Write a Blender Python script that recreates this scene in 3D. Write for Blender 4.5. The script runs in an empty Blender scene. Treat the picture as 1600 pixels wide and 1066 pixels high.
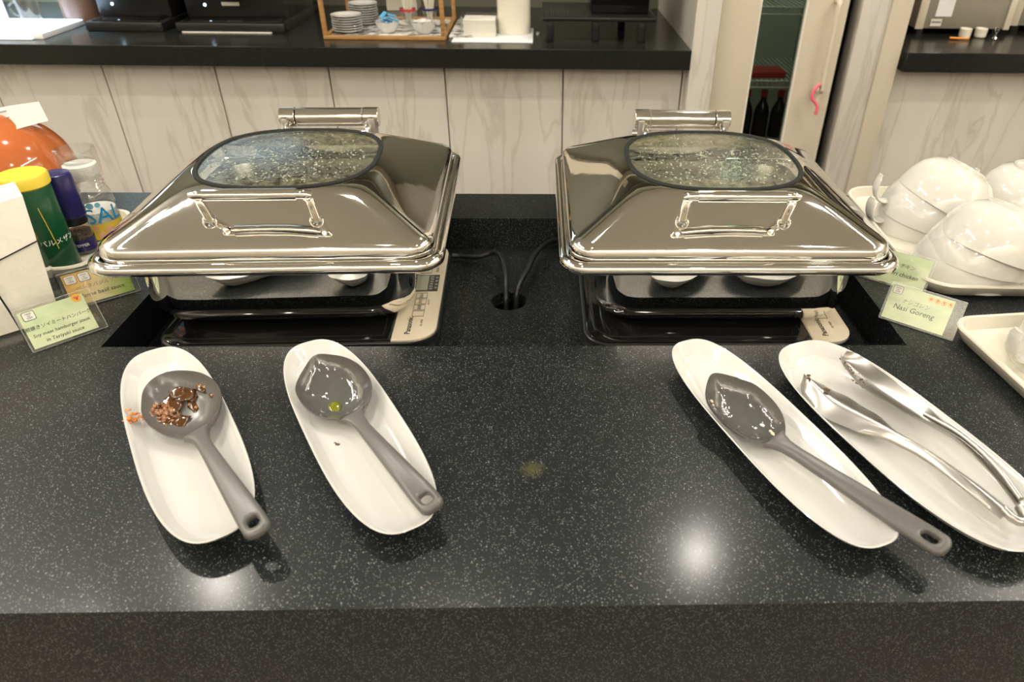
import bpy, bmesh, math, random
from mathutils import Vector, Matrix
random.seed(7)
S = bpy.context.scene
COL = S.collection
PI = math.pi

# ------------------------------------------------------------ camera
cam_d = bpy.data.cameras.new('camera'); cam = bpy.data.objects.new('camera', cam_d); COL.objects.link(cam)
R3 = Matrix(((0.99959547, 0.00208858, -0.02836428), (-0.02469751, 0.55831333, -0.82926248), (0.01410417, 0.82962755, 0.55813906)))
M4 = R3.to_4x4(); M4.translation = Vector((0, 0, 0.5)); cam.matrix_world = M4
cam_d.sensor_width = 36; cam_d.sensor_fit = 'HORIZONTAL'
cam_d.lens = 1108.03 / 1600 * 36
cam_d.shift_x = -78 / 1600.0
cam_d.clip_start = 0.02
cam_d.dof.use_dof = True; cam_d.dof.focus_distance = 0.98; cam_d.dof.aperture_fstop = 7.0
S.camera = cam

# ------------------------------------------------------------ world, exposure
w = bpy.data.worlds.new('world'); S.world = w; w.use_nodes = True
w.node_tree.nodes['Background'].inputs[0].default_value = (1.0, .9, .75, 1)
w.node_tree.nodes['Background'].inputs[1].default_value = 0.05
S.view_settings.view_transform = 'Standard'; S.view_settings.look = 'None'
S.view_settings.gamma = 1; S.view_settings.use_curve_mapping = False
S.view_settings.exposure = -0.10
S.cycles.transparent_max_bounces = 24
CEIL = 1.9
WARM = (1.0, .94, .84)
DOWN = [(.65, 1.95, .95), (-1.28, 1.83, .95), (.31, 2.86, .28), (2.4, 2.87, .7), (-1.9, 1.42, .9), (-.3, 1.42, .9), (1.5, 1.42, .9),
        (-.45, .15, .65), (1.1, .15, .65), (-2.3, .3, .8), (2.6, .6, .8), (-.9, -1.2, 1.0), (.8, -1.3, 1.0), (-2.6, 2.0, .6)]
POWER = 10.5
def area_disk(name, loc, size, power, color, rot=(0, 0, 0), shape='DISK', size_y=None, spread=180):
    l = bpy.data.lights.new(name, 'AREA'); l.shape = shape; l.size = size
    if size_y: l.size_y = size_y
    l.energy = power; l.color = color; l.spread = math.radians(spread)
    o = bpy.data.objects.new(name, l); COL.objects.link(o); o.location = loc; o.rotation_euler = rot
    return o
for (x, y, k) in DOWN:
    if k: area_disk('downlight_lamp', (x, y, CEIL - .012), .085, POWER * k, WARM)
# long ceiling strips, unseen, added for reflections
for (x, y, L) in ((-1.7, .9, 1.6), (1.9, 1.2, 1.6), (0.1, -1.9, 2.4)):
    area_disk('added_strip_lamp', (x, y, CEIL - .006), .07 if y > 0 else L, 22, (1.0, .93, .82), shape='RECTANGLE', size_y=L if y > 0 else .07)
# added upward fill lamps, unseen, brightening the ceiling mirrored in the lids
for (x, y, sx, sy, p) in ((0, -2.35, 5.5, .12, 100), (-3.2, .3, .12, 4.5, 66), (3.4, .3, .12, 4.5, 66), (0.1, .55, 1.2, .5, 0)):
    if p: area_disk('ceiling_fill_lamp', (x, y, CEIL - .42), sx, p, (1.0, .95, .87), rot=(PI, 0, 0), shape='RECTANGLE', size_y=sy)
# cool light over the coffee machines far left
area_disk('cool_lamp', (-1.95, 2.80, .75), .5, 28, (.48, .72, 1.0), shape='RECTANGLE', size_y=.1, spread=75)

# ------------------------------------------------------------ materials
def mat(name, base=(.8, .8, .8), rough=.5, metal=0.0, **k):
    m = bpy.data.materials.new(name); m.use_nodes = True
    b = m.node_tree.nodes['Principled BSDF']
    b.inputs['Base Color'].default_value = (*base, 1); b.inputs['Roughness'].default_value = rough
    b.inputs['Metallic'].default_value = metal
    for kk, v in k.items():
        b.inputs[kk].default_value = v
    return m
def NT(m): return m.node_tree.nodes, m.node_tree.links, m.node_tree.nodes['Principled BSDF']
def add_bump(m, scale, strength, dist=.001, detail=2.0, stretch=None):
    n, l, b = NT(m)
    tc = n.new('ShaderNodeTexCoord'); nz = n.new('ShaderNodeTexNoise'); nz.inputs['Scale'].default_value = scale
    nz.inputs['Detail'].default_value = detail
    src = tc.outputs['Object']
    if stretch:
        mp = n.new('ShaderNodeMapping'); mp.inputs['Scale'].default_value = stretch
        l.new(src, mp.inputs[0]); src = mp.outputs[0]
    l.new(src, nz.inputs['Vector'])
    bp = n.new('ShaderNodeBump'); bp.inputs['Strength'].default_value = strength; bp.inputs['Distance'].default_value = dist
    l.new(nz.outputs['Fac'], bp.inputs['Height']); l.new(bp.outputs[0], b.inputs['Normal'])
    return m
def add_var(m, c1, c2, scale, detail=4, lo=.35, hi=.65, stretch=None):
    n, l, b = NT(m)
    tc = n.new('ShaderNodeTexCoord'); nz = n.new('ShaderNodeTexNoise'); nz.inputs['Scale'].default_value = scale
    nz.inputs['Detail'].default_value = detail
    src = tc.outputs['Object']
    if stretch:
        mp = n.new('ShaderNodeMapping'); mp.inputs['Scale'].default_value = stretch
        l.new(src, mp.inputs[0]); src = mp.outputs[0]
    l.new(src, nz.inputs['Vector'])
    r = n.new('ShaderNodeValToRGB'); r.color_ramp.elements[0].position = lo; r.color_ramp.elements[1].position = hi
    r.color_ramp.elements[0].color = (*c1, 1); r.color_ramp.elements[1].color = (*c2, 1)
    l.new(nz.outputs['Fac'], r.inputs[0]); l.new(r.outputs[0], b.inputs['Base Color'])
    return m
def add_rough_var(m, r1, r2, scale):
    n, l, b = NT(m)
    tc = n.new('ShaderNodeTexCoord'); nz = n.new('ShaderNodeTexNoise'); nz.inputs['Scale'].default_value = scale; nz.inputs['Detail'].default_value = 5
    l.new(tc.outputs['Object'], nz.inputs['Vector'])
    mr = n.new('ShaderNodeMapRange'); mr.inputs['From Min'].default_value = .35; mr.inputs['From Max'].default_value = .7
    mr.inputs['To Min'].default_value = r1; mr.inputs['To Max'].default_value = r2
    l.new(nz.outputs['Fac'], mr.inputs[0]); l.new(mr.outputs[0], b.inputs['Roughness'])
    return m
def granite(name, base, fleck, rough, dens=.86, stain=False):
    m = mat(name, base, rough); n, l, b = NT(m)
    b.inputs['Specular IOR Level'].default_value = .22
    tc = n.new('ShaderNodeTexCoord')
    fac = None
    for sc, th, rad in ((430, dens, .30), (820, dens - .16, .36)):
        v = n.new('ShaderNodeTexVoronoi'); v.inputs['Scale'].default_value = sc
        l.new(tc.outputs['Object'], v.inputs['Vector'])
        sep = n.new('ShaderNodeSeparateColor'); l.new(v.outputs['Color'], sep.inputs[0])
        g = n.new('ShaderNodeMath'); g.operation = 'GREATER_THAN'; g.inputs[1].default_value = th; l.new(sep.outputs[0], g.inputs[0])
        d = n.new('ShaderNodeMath'); d.operation = 'LESS_THAN'; d.inputs[1].default_value = rad; l.new(v.outputs['Distance'], d.inputs[0])
        p = n.new('ShaderNodeMath'); p.operation = 'MULTIPLY'; l.new(g.outputs[0], p.inputs[0]); l.new(d.outputs[0], p.inputs[1])
        br = n.new('ShaderNodeMath'); br.operation = 'MULTIPLY'; l.new(p.outputs[0], br.inputs[0]); l.new(sep.outputs[1], br.inputs[1])
        if fac is None: fac = br
        else:
            mx = n.new('ShaderNodeMath'); mx.operation = 'MAXIMUM'; l.new(fac.outputs[0], mx.inputs[0]); l.new(br.outputs[0], mx.inputs[1]); fac = mx
    mix = n.new('ShaderNodeMix'); mix.data_type = 'RGBA'
    mix.inputs['A'].default_value = (*base, 1); mix.inputs['B'].default_value = (*fleck, 1)
    l.new(fac.outputs[0], mix.inputs['Factor'])
    out = mix.outputs['Result']
    if stain:   # a faint dried green smear on the top
        mp = n.new('ShaderNodeVectorMath'); mp.operation = 'DISTANCE'; mp.inputs[1].default_value = (-.0095, .5148, 0)
        l.new(tc.outputs['Object'], mp.inputs[0])
        nz = n.new('ShaderNodeTexNoise'); nz.inputs['Scale'].default_value = 220; l.new(tc.outputs['Object'], nz.inputs['Vector'])
        ad = n.new('ShaderNodeMath'); ad.operation = 'MULTIPLY_ADD'; ad.inputs[1].default_value = .016; l.new(nz.outputs['Fac'], ad.inputs[0]); l.new(mp.outputs['Value'], ad.inputs[2])
        mr = n.new('ShaderNodeMapRange'); mr.inputs['From Min'].default_value = .012; mr.inputs['From Max'].default_value = .022
        mr.inputs['To Min'].default_value = .35; mr.inputs['To Max'].default_value = 0; l.new(ad.outputs[0], mr.inputs[0])
        m2 = n.new('ShaderNodeMix'); m2.data_type = 'RGBA'; l.new(mr.outputs[0], m2.inputs['Factor']); l.new(out, m2.inputs['A'])
        m2.inputs['B'].default_value = (.12, .12, .03, 1); out = m2.outputs['Result']
    l.new(out, b.inputs['Base Color'])
    nz = n.new('ShaderNodeTexNoise'); nz.inputs['Scale'].default_value = 9; nz.inputs['Detail'].default_value = 6
    l.new(tc.outputs['Object'], nz.inputs['Vector'])
    mr = n.new('ShaderNodeMapRange'); mr.inputs['To Min'].default_value = rough * .8; mr.inputs['To Max'].default_value = rough * 1.25
    l.new(nz.outputs['Fac'], mr.inputs[0]); l.new(mr.outputs[0], b.inputs['Roughness'])
    return m
def marble(name, c1, c2, rough=.35):
    m = mat(name, c1, rough); n, l, b = NT(m)
    tc = n.new('ShaderNodeTexCoord'); mp = n.new('ShaderNodeMapping'); mp.inputs['Rotation'].default_value = (0, math.radians(28), 0)
    mp.inputs['Scale'].default_value = (3.2, 3.2, .55)
    l.new(tc.outputs['Object'], mp.inputs[0])
    nz = n.new('ShaderNodeTexNoise'); nz.inputs['Scale'].default_value = 3.0; nz.inputs['Detail'].default_value = 8; nz.inputs['Distortion'].default_value = .9
    l.new(mp.outputs[0], nz.inputs['Vector'])
    r = n.new('ShaderNodeValToRGB'); e = r.color_ramp.elements
    e[0].position = .44; e[0].color = (*c1, 1); e[1].position = .52; e[1].color = (*c1, 1)
    k = r.color_ramp.elements.new(.485); k.color = (*c2, 1)
    l.new(nz.outputs['Fac'], r.inputs[0])
    n2 = n.new('ShaderNodeTexNoise'); n2.inputs['Scale'].default_value = 2.2; n2.inputs['Detail'].default_value = 6
    l.new(mp.outputs[0], n2.inputs['Vector'])
    mx = n.new('ShaderNodeMix'); mx.data_type = 'RGBA'; mx.blend_type = 'MULTIPLY'; mx.inputs['Factor'].default_value = .45
    r2 = n.new('ShaderNodeValToRGB'); r2.color_ramp.elements[0].position = .3; r2.color_ramp.elements[0].color = (.82, .8, .78, 1); r2.color_ramp.elements[1].position = .7
    l.new(n2.outputs['Fac'], r2.inputs[0]); l.new(r.outputs[0], mx.inputs['A']); l.new(r2.outputs[0], mx.inputs['B'])
    l.new(mx.outputs['Result'], b.inputs['Base Color'])
    return m
def clear(name, tint=(.97, .98, .97), ior=1.45, bump=None, rough=0.0, haze=0.0, hazecol=(.8, .8, .75)):
    """clear pane: straight-through transparency plus a fresnel reflection (and optional mist on it)"""
    m = bpy.data.materials.new(name); m.use_nodes = True; n = m.node_tree.nodes; l = m.node_tree.links
    n.clear(); out = n.new('ShaderNodeOutputMaterial'); tr = n.new('ShaderNodeBsdfTransparent'); tr.inputs[0].default_value = (*tint, 1)
    gl = n.new('ShaderNodeBsdfGlossy'); gl.inputs['Roughness'].default_value = rough; gl.inputs[0].default_value = (1, 1, 1, 1)
    lw = n.new('ShaderNodeLayerWeight'); lw.inputs[0].default_value = .5
    pw = n.new('ShaderNodeMath'); pw.operation = 'POWER'; pw.inputs[1].default_value = 4.5; l.new(lw.outputs['Facing'], pw.inputs[0])
    fr = n.new('ShaderNodeMath'); fr.operation = 'MULTIPLY_ADD'; f0 = ((ior - 1) / (ior + 1)) ** 2; fr.inputs[1].default_value = .75 - f0; fr.inputs[2].default_value = f0 * 1.4
    l.new(pw.outputs[0], fr.inputs[0])
    mx = n.new('ShaderNodeMixShader')
    l.new(fr.outputs[0], mx.inputs[0])
    base = tr
    if haze:
        tc = n.new('ShaderNodeTexCoord'); nz = n.new('ShaderNodeTexNoise'); nz.inputs['Scale'].default_value = 170; nz.inputs['Detail'].default_value = 5; nz.inputs['Distortion'].default_value = .4
        l.new(tc.outputs['Object'], nz.inputs['Vector'])
        mr = n.new('ShaderNodeMapRange'); mr.inputs['From Min'].default_value = .38; mr.inputs['From Max'].default_value = .62; mr.inputs['To Max'].default_value = haze
        l.new(nz.outputs['Fac'], mr.inputs[0])
        df = n.new('ShaderNodeBsdfDiffuse'); df.inputs[0].default_value = (*hazecol, 1)
        m0 = n.new('ShaderNodeMixShader'); l.new(mr.outputs[0], m0.inputs[0]); l.new(tr.outputs[0], m0.inputs[1]); l.new(df.outputs[0], m0.inputs[2]); base = m0
    if bump:
        tc = n.new('ShaderNodeTexCoord'); v = n.new('ShaderNodeTexVoronoi'); v.inputs['Scale'].default_value = bump; v.feature = 'SMOOTH_F1'
        n3 = n.new('ShaderNodeTexNoise'); n3.inputs['Scale'].default_value = bump * .6; n3.inputs['Detail'].default_value = 4; n3.inputs['Distortion'].default_value = 2
        l.new(tc.outputs['Object'], v.inputs['Vector']); l.new(tc.outputs['Object'], n3.inputs['Vector'])
        a = n.new('ShaderNodeMath'); a.operation = 'MULTIPLY'; l.new(v.outputs['Distance'], a.inputs[0]); l.new(n3.outputs['Fac'], a.inputs[1])
        bp = n.new('ShaderNodeBump'); bp.inputs['Strength'].default_value = .22; bp.inputs['Distance'].default_value = .002
        l.new(a.outputs[0], bp.inputs['Height']); l.new(bp.outputs[0], gl.inputs['Normal']); l.new(bp.outputs[0], lw.inputs['Normal'])
    l.new(base.outputs[0], mx.inputs[1]); l.new(gl.outputs[0], mx.inputs[2]); l.new(mx.outputs[0], out.inputs[0])
    return m
def emis(name, c, s):
    m = bpy.data.materials.new(name); m.use_nodes = True; b = m.node_tree.nodes['Principled BSDF']
    b.inputs['Base Color'].default_value = (0, 0, 0, 1); b.inputs['Emission Color'].default_value = (*c, 1); b.inputs['Emission Strength'].default_value = s
    return m

M = {}
M['granite'] = granite('speckled dark stone', (.0065, .0088, .0096), (.24, .255, .255), .34, stain=True); M['granite'].node_tree.nodes['Principled BSDF'].inputs['Coat Weight'].default_value = .30; M['granite'].node_tree.nodes['Principled BSDF'].inputs['Coat Roughness'].default_value = .16
M['granite_back'] = granite('plain dark stone', (.014, .015, .013), (.08, .08, .07), .18)
M['marble'] = marble('beige marble', (.66, .63, .57), (.56, .52, .46))
M['beige'] = mat('beige laminate', (.62, .56, .45), .45)
M['dark_gap'] = mat('dark joint', (.035, .022, .014), .7)
M['floor'] = add_var(mat('floor tile', (.2, .18, .16), .35), (.16, .145, .13), (.24, .22, .19), 6)
M['wall'] = add_var(mat('tan wall', (.46, .40, .32), .6), (.52, .46, .37), (.60, .54, .44), 1.3)
M['wall_dark'] = mat('dark wall', (.13, .13, .09), .5)
M['ceil'] = mat('ceiling', (.70, .665, .595), .8)
M['ceil_trim'] = mat('ceiling trim', (.75, .72, .65), .5)
M['steel'] = add_rough_var(add_bump(mat('polished steel', (.87, .855, .82), .05, 1.0), 22, .06, .002), .02, .06, 30)
M['steel_sat'] = add_bump(mat('satin steel', (.43, .415, .385), .30, 1.0), 60, .1, .0006)
M['steel_in'] = mat('inside steel', (.55, .54, .50), .25, 1.0)
M['gasket'] = mat('grey rubber', (.02, .022, .02), .7, **{'Specular IOR Level': .2})
M['lidglass'] = clear('misted lid glass', (.86, .90, .85), 1.5, bump=420, rough=.02, haze=.22, hazecol=(.42, .45, .35))
M['drop'] = mat('water drops', (.60, .62, .52), .05, **{'Alpha': .55, 'Specular IOR Level': 1.0})
M['acrylic'] = clear('clear acrylic', (.985, .99, .98), 1.35)
M['acrylic_edge'] = mat('acrylic edge', (.75, .77, .74), .15, 0, **{'Alpha': .22})
M['glass'] = clear('clear glass', (.95, .96, .955), 1.7)
M['fridge_glass'] = clear('fridge glass', (.62, .66, .62), 1.5)
M['porcelain'] = mat('white porcelain', (.655, .65, .625), .09, **{'Coat Weight': .4, 'Coat Roughness': .04})
M['cream'] = mat('cream melamine', (.72, .68, .57), .22)
M['cup'] = mat('cream white cup glaze', (.655, .64, .59), .08, **{'Coat Weight': .4, 'Coat Roughness': .04})
M['ladle'] = add_bump(mat('grey nylon', (.115, .112, .104), .22), 400, .05, .0004)
M['wet'] = add_bump(mat('wet grey nylon', (.092, .091, .085), .07, **{'Coat Weight': .8, 'Coat Roughness': .03}), 75, .5, .003)
M['sauce'] = mat('brown sauce', (.075, .028, .006), .08, **{'Coat Weight': .8, 'Coat Roughness': .03})
M['meat'] = add_var(mat('meat bits', (.2, .08, .03), .25, **{'Coat Weight': .5}), (.10, .028, .008), (.42, .20, .09), 180)
M['orange_sauce'] = mat('orange sauce', (.70, .22, .03), .2)
M['green_oil'] = mat('green oil', (.16, .17, .015), .06)
M['rice'] = mat('rice grain', (.75, .66, .46), .4)
M['herb'] = mat('herb bits', (.09, .045, .01), .4)
M['blackplastic'] = mat('black plastic', (.012, .012, .012), .3)
M['blackglass'] = mat('black glass', (.006, .006, .006), .06)
M['panel'] = add_bump(mat('champagne panel', (.56, .49, .37), .38), 900, .1, .0002)
M['ink'] = mat('black print', (.025, .025, .025), .5)
M['ink_soft'] = mat('faded print', (.22, .2, .17), .5)
M['lcd'] = mat('grey display', (.30, .31, .23), .15)
M['lcd_dark'] = mat('display frame', (.06, .06, .055), .25)
M['cable'] = mat('black cable', (.012, .012, .012), .4)
M['napkin'] = add_bump(mat('white tissue', (.83, .79, .72), .9), 90, .5, .002)
M['paper'] = mat('white paper', (.85, .84, .80), .7)
M['green_paper'] = add_var(mat('pale green paper', (.5, .6, .38), .6), (.56, .68, .42), (.74, .80, .55), 22, 2, .35, .7, (1, 1, 3))
M['yg_paper'] = None
M['orange'] = mat('orange glaze', (.50, .135, .04), .10, **{'Coat Weight': .6, 'Coat Roughness': .03})
M['yellow'] = mat('yellow plastic', (.78, .60, .05), .35)
M['green'] = mat('green can', (.008, .075, .028), .2)
M['navy'] = mat('navy plastic', (.022, .018, .11), .25)
M['blue_print'] = mat('blue print', (.02, .30, .55), .4)
M['lblue_print'] = mat('light blue print', (.22, .50, .66), .4)
M['yel_print'] = mat('yellow print', (.72, .52, .05), .45)
M['pink_print'] = mat('pink print', (.80, .40, .28), .45)
M['pepper'] = add_var(mat('peppercorns', (.05, .03, .02), .5), (.015, .01, .008), (.14, .09, .05), 300)
M['salt'] = add_bump(mat('coarse salt', (.75, .73, .68), .5), 300, .6, .002)
M['wood'] = add_var(mat('honey wood', (.42, .22, .07), .4), (.30, .15, .05), (.50, .28, .10), 12, 4, .3, .7, (1, 1, 8))
M['red'] = mat('red', (.55, .03, .03), .4)
M['pink'] = mat('pink cord', (.85, .15, .22), .5)
M['sky'] = mat('sky blue wrap', (.12, .45, .75), .35)
M['white_board'] = mat('white board', (.82, .84, .85), .4)
M['brown'] = mat('brown wood grain', (.16, .09, .06), .35)
M['marble_tray'] = add_var(mat('marble tray', (.6, .6, .58), .2), (.16, .16, .15), (.85, .84, .80), 30, 5, .42, .56)
M['machine_beige'] = mat('machine beige', (.26, .235, .19), .4)
M['led'] = emis('led', (.55, .8, 1.0), 14)
M['lamp_glow'] = emis('lamp glow', WARM, 6)
M['food_pasta'] = add_var(mat('pasta food', (.4, .3, .1), .3), (.10, .055, .02), (.52, .42, .20), 45, 4)
M['food_rice'] = add_var(mat('fried rice', (.5, .4, .2), .35), (.20, .13, .04), (.60, .50, .26), 70, 4)

# ------------------------------------------------------------ mesh helpers
def finish(name, bm, m, parent=None, smooth=True, ang=38, loc=None, mats=None):
    bmesh.ops.recalc_face_normals(bm, faces=bm.faces[:])
    me = bpy.data.meshes.new(name); bm.to_mesh(me); bm.free()
    if mats:
        for q in mats: me.materials.append(q)
    else: me.materials.append(m)
    if smooth:
        me.shade_smooth(); me.set_sharp_from_angle(angle=math.radians(ang))
    o = bpy.data.objects.new(name, me); COL.objects.link(o)
    if parent: o.parent = parent
    if loc: o.location = loc
    return o
def empty(name, loc=(0, 0, 0), rz=0):
    o = bpy.data.objects.new(name, None); COL.objects.link(o); o.location = loc; o.rotation_euler = (0, 0, rz); o.empty_display_size = .02
    return o
def tag(o, label=None, cat=None, group=None, kind=None):
    if label: o['label'] = label
    if cat: o['category'] = cat
    if group: o['group'] = group
    if kind: o['kind'] = kind
    return o
def copy_tree(o, parent=None):
    c = o.copy(); COL.objects.link(c); c.parent = parent
    for ch in [x for x in o.children]: copy_tree(ch, c)
    return c
def bm_box(bm, x0, x1, y0, y1, z0, z1, bev=0, seg=2, mtx=None):
    vs = [bm.verts.new((x, y, z)) for z in (z0, z1) for y in (y0, y1) for x in (x0, x1)]
    fs = [(0, 2, 3, 1), (4, 5, 7, 6), (0, 1, 5, 4), (2, 6, 7, 3), (0, 4, 6, 2), (1, 3, 7, 5)]
    faces = [bm.faces.new([vs[i] for i in f]) for f in fs]
    if bev:
        es = list({e for f in faces for e in f.edges})
        r = bmesh.ops.bevel(bm, geom=es, offset=bev, segments=seg, affect='EDGES', profile=.5)
        vs = [v for v in r['verts']] + [v for v in vs if v.is_valid]
        vs = list({v for v in vs if v.is_valid})
    if mtx: bmesh.ops.transform(bm, matrix=mtx, verts=vs)
    return vs
def box(name, x0, x1, y0, y1, z0, z1, m, parent=None, bev=0, seg=2, mtx=None):
    bm = bmesh.new(); bm_box(bm, x0, x1, y0, y1, z0, z1, bev, seg, mtx)
    return finish(name, bm, m, parent, smooth=bev > 0)
def bm_loft(bm, rings, cap0=True, cap1=True, closed=True):
    R = []
    for r in rings: R.append([bm.verts.new(p) for p in r])
    n = len(R[0])
    for a, b in zip(R[:-1], R[1:]):
        for i in range(n if closed else n - 1):
            j = (i + 1) % n
            bm.faces.new((a[i], a[j], b[j], b[i]))
    if cap0: bm.faces.new(R[0][::-1])
    if cap1: bm.faces.new(R[-1])
    return R
def loft(name, rings, m, parent=None, cap0=True, cap1=True, ang=38):
    bm = bmesh.new(); bm_loft(bm, rings, cap0, cap1); return finish(name, bm, m, parent, ang=ang)
def rrect(hx, hy, r, z, cx=0, cy=0, ks=5, ka=7):
    """rounded rectangle ring, quadrant by quadrant"""
    r = min(r, hx, hy); pts = []
    for q in range(4):
        sx, sy = ((1, 1), (-1, 1), (-1, -1), (1, -1))[q]
        quad = []
        for i in range(ks): quad.append((hx, (hy - r) * i / ks))
        for i in range(ka + 1):
            a = PI / 2 * i / ka; quad.append((hx - r + r * math.cos(a), hy - r + r * math.sin(a)))
        for i in range(1, ks): quad.append(((hx - r) * (1 - i / ks), hy))
        quad.append((0, hy))
        quad = quad[:-1] if True else quad
        if sx * sy < 0: quad = [(x, y) for x, y in quad]
        Q = [(sx * x, sy * y) for x, y in quad] + [(0, sy * hy)]
        if sx * sy < 0: Q = Q[::-1]
        pts += Q[:-1] if q in (0, 2) else Q[:-1]
    return [(cx + x, cy + y, z) for x, y in pts]
def sellipse(a, b, z, N, n=2.6, cx=0, cy=0, fn=None):
    out = []
    for i in range(N):
        t = 2 * PI * i / N; c, s = math.cos(t), math.sin(t)
        x = a * math.copysign(abs(c) ** (2 / n), c); y = b * math.copysign(abs(s) ** (2 / n), s)
        zz = z + (fn(x, y) if fn else 0)
        out.append((cx + x, cy + y, zz))
    return out
def lathe(name, prof, m, parent=None, n=40, cap0=False, cap1=False, loc=(0, 0, 0), ang=38, bm=None, mtx=None):
    own = bm is None
    if own: bm = bmesh.new()
    before = set(bm.verts)
    rings = [[(loc[0] + max(r, 1e-5) * math.cos(2 * PI * i / n), loc[1] + max(r, 1e-5) * math.sin(2 * PI * i / n), loc[2] + z) for i in range(n)] for r, z in prof]
    bm_loft(bm, rings, cap0, cap1)
    if mtx: bmesh.ops.transform(bm, matrix=mtx, verts=[v for v in bm.verts if v not in before])
    if own: return finish(name, bm, m, parent, ang=ang)
def bm_tube(bm, pts, rad, n=12, cap=True):
    pts = [Vector(p) for p in pts]; N = len(pts)
    rads = rad if isinstance(rad, (list, tuple)) else [rad] * N
    t0 = (pts[1] - pts[0]).normalized(); up = Vector((0, 0, 1)) if abs(t0.z) < .9 else Vector((1, 0, 0))
    u = t0.cross(up).normalized(); rings = []
    for i in range(N):
        t = (pts[min(i + 1, N - 1)] - pts[max(i - 1, 0)]).normalized()
        u = (u - t * u.dot(t)).normalized(); v = t.cross(u)
        rings.append([tuple(pts[i] + (u * math.cos(2 * PI * k / n) + v * math.sin(2 * PI * k / n)) * rads[i]) for k in range(n)])
    bm_loft(bm, rings, cap, cap)
def tube(name, pts, rad, m, parent=None, n=12):
    bm = bmesh.new(); bm_tube(bm, pts, rad, n); return finish(name, bm, m, parent)
def spline(P, k=8):
    P = [Vector(p) for p in P]; out = []
    Q = [P[0] * 2 - P[1]] + P + [P[-1] * 2 - P[-2]]
    for i in range(1, len(Q) - 2):
        for j in range(k):
            t = j / k; a, b, c, d = Q[i - 1], Q[i], Q[i + 1], Q[i + 2]
            out.append(.5 * ((2 * b) + (c - a) * t + (2 * a - 5 * b + 4 * c - d) * t * t + (3 * b - a - 3 * c + d) * t ** 3))
    out.append(P[-1]); return out
def flat_shape(name, loops, thick, bev, m, parent=None, zfn=None):
    """filled 2D outline with holes, given thickness and rounded edges"""
    cu = bpy.data.curves.new(name, 'CURVE'); cu.dimensions = '2D'; cu.fill_mode = 'BOTH'; cu.extrude = thick / 2 - bev; cu.bevel_depth = bev; cu.bevel_resolution = 2
    cu.offset = -bev
    for lp in loops:
        s = cu.splines.new('POLY'); s.points.add(len(lp) - 1); s.use_cyclic_u = True
        for p, q in zip(s.points, lp): p.co = (q[0], q[1], 0, 1)
    t = bpy.data.objects.new(name, cu); COL.objects.link(t); bpy.context.view_layer.update()
    me = bpy.data.meshes.new_from_object(t.evaluated_get(bpy.context.evaluated_depsgraph_get()))
    bpy.data.objects.remove(t)
    bm = bmesh.new(); bm.from_mesh(me); bpy.data.meshes.remove(me)
    bmesh.ops.remove_doubles(bm, verts=bm.verts[:], dist=1e-5)
    if zfn:
        for v in bm.verts: v.co.z += zfn(v.co.x, v.co.y)
    return finish(name, bm, m, parent)
_tc = {}
def text_bm(body, size, thick=.0004, align='CENTER', shear=0.0, res=2):
    cu = bpy.data.curves.new('t', 'FONT'); cu.body = body; cu.size = size; cu.extrude = thick / 2; cu.align_x = align; cu.align_y = 'CENTER'; cu.shear = shear; cu.resolution_u = res
    t = bpy.data.objects.new('t', cu); COL.objects.link(t); bpy.context.view_layer.update()
    me = bpy.data.meshes.new_from_object(t.evaluated_get(bpy.context.evaluated_depsgraph_get()))
    bpy.data.objects.remove(t); bm = bmesh.new(); bm.from_mesh(me); bpy.data.meshes.remove(me)
    return bm
def text(name, body, size, mtx, m, parent=None, thick=.0004, **k):
    bm = text_bm(body, size, thick, **k); bmesh.ops.transform(bm, matrix=mtx, verts=bm.verts[:])
    return finish(name, bm, m, parent, smooth=False)
def frame(o, x, y):
    """matrix whose x and y axes are the given directions"""
    x = Vector(x).normalized(); y = Vector(y); y = (y - x * y.dot(x)).normalized(); z = x.cross(y)
    m = Matrix((x, y, z)).transposed().to_4x4(); m.translation = Vector(o); return m
T = Matrix.Translation

# ============================================================ SETTING
def structure(o, label=None):
    o['kind'] = 'structure'
    return o
X0, X1, YB, YF, FZ = -3.4, 3.6, -2.6, 3.25, -.95
structure(box('floor', X0, X1, YB, YF, FZ - .05, FZ, M['floor']))
structure(box('wall_rear', X0, X1, YB - .1, YB, FZ, CEIL, M['wall']))
structure(box('wall_left', X0 - .1, X0, YB, YF, FZ, CEIL, M['wall']))
structure(box('wall_right', X1, X1 + .1, YB, YF, FZ, CEIL, M['wall']))
structure(box('ceiling', X0, X1, YB, YF + .1, CEIL, CEIL + .06, M['ceil']))
structure(box('wall_front', X0, X1, YF, YF + .1, FZ, CEIL, M['wall_dark']))

# marble clad wall below the back counters; every slab is a piece of its own
YP = 2.50
wb = structure(box('wall_back', X0, .4925, YP + .02, YP + .06, FZ, -.062, M['dark_gap']))
xs = [-3.4, -3.0, -2.61, -2.22, -1.835, -1.4602, -1.0904, -.714, -.3262, .0740, .4810, .4925 + .012]
for a, b in zip(xs[:-1], xs[1:]):
    box('panel', a + .0022, b - .0022, YP, YP + .02, FZ, -.062, M['marble'], wb, bev=.0015, seg=1)
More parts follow.
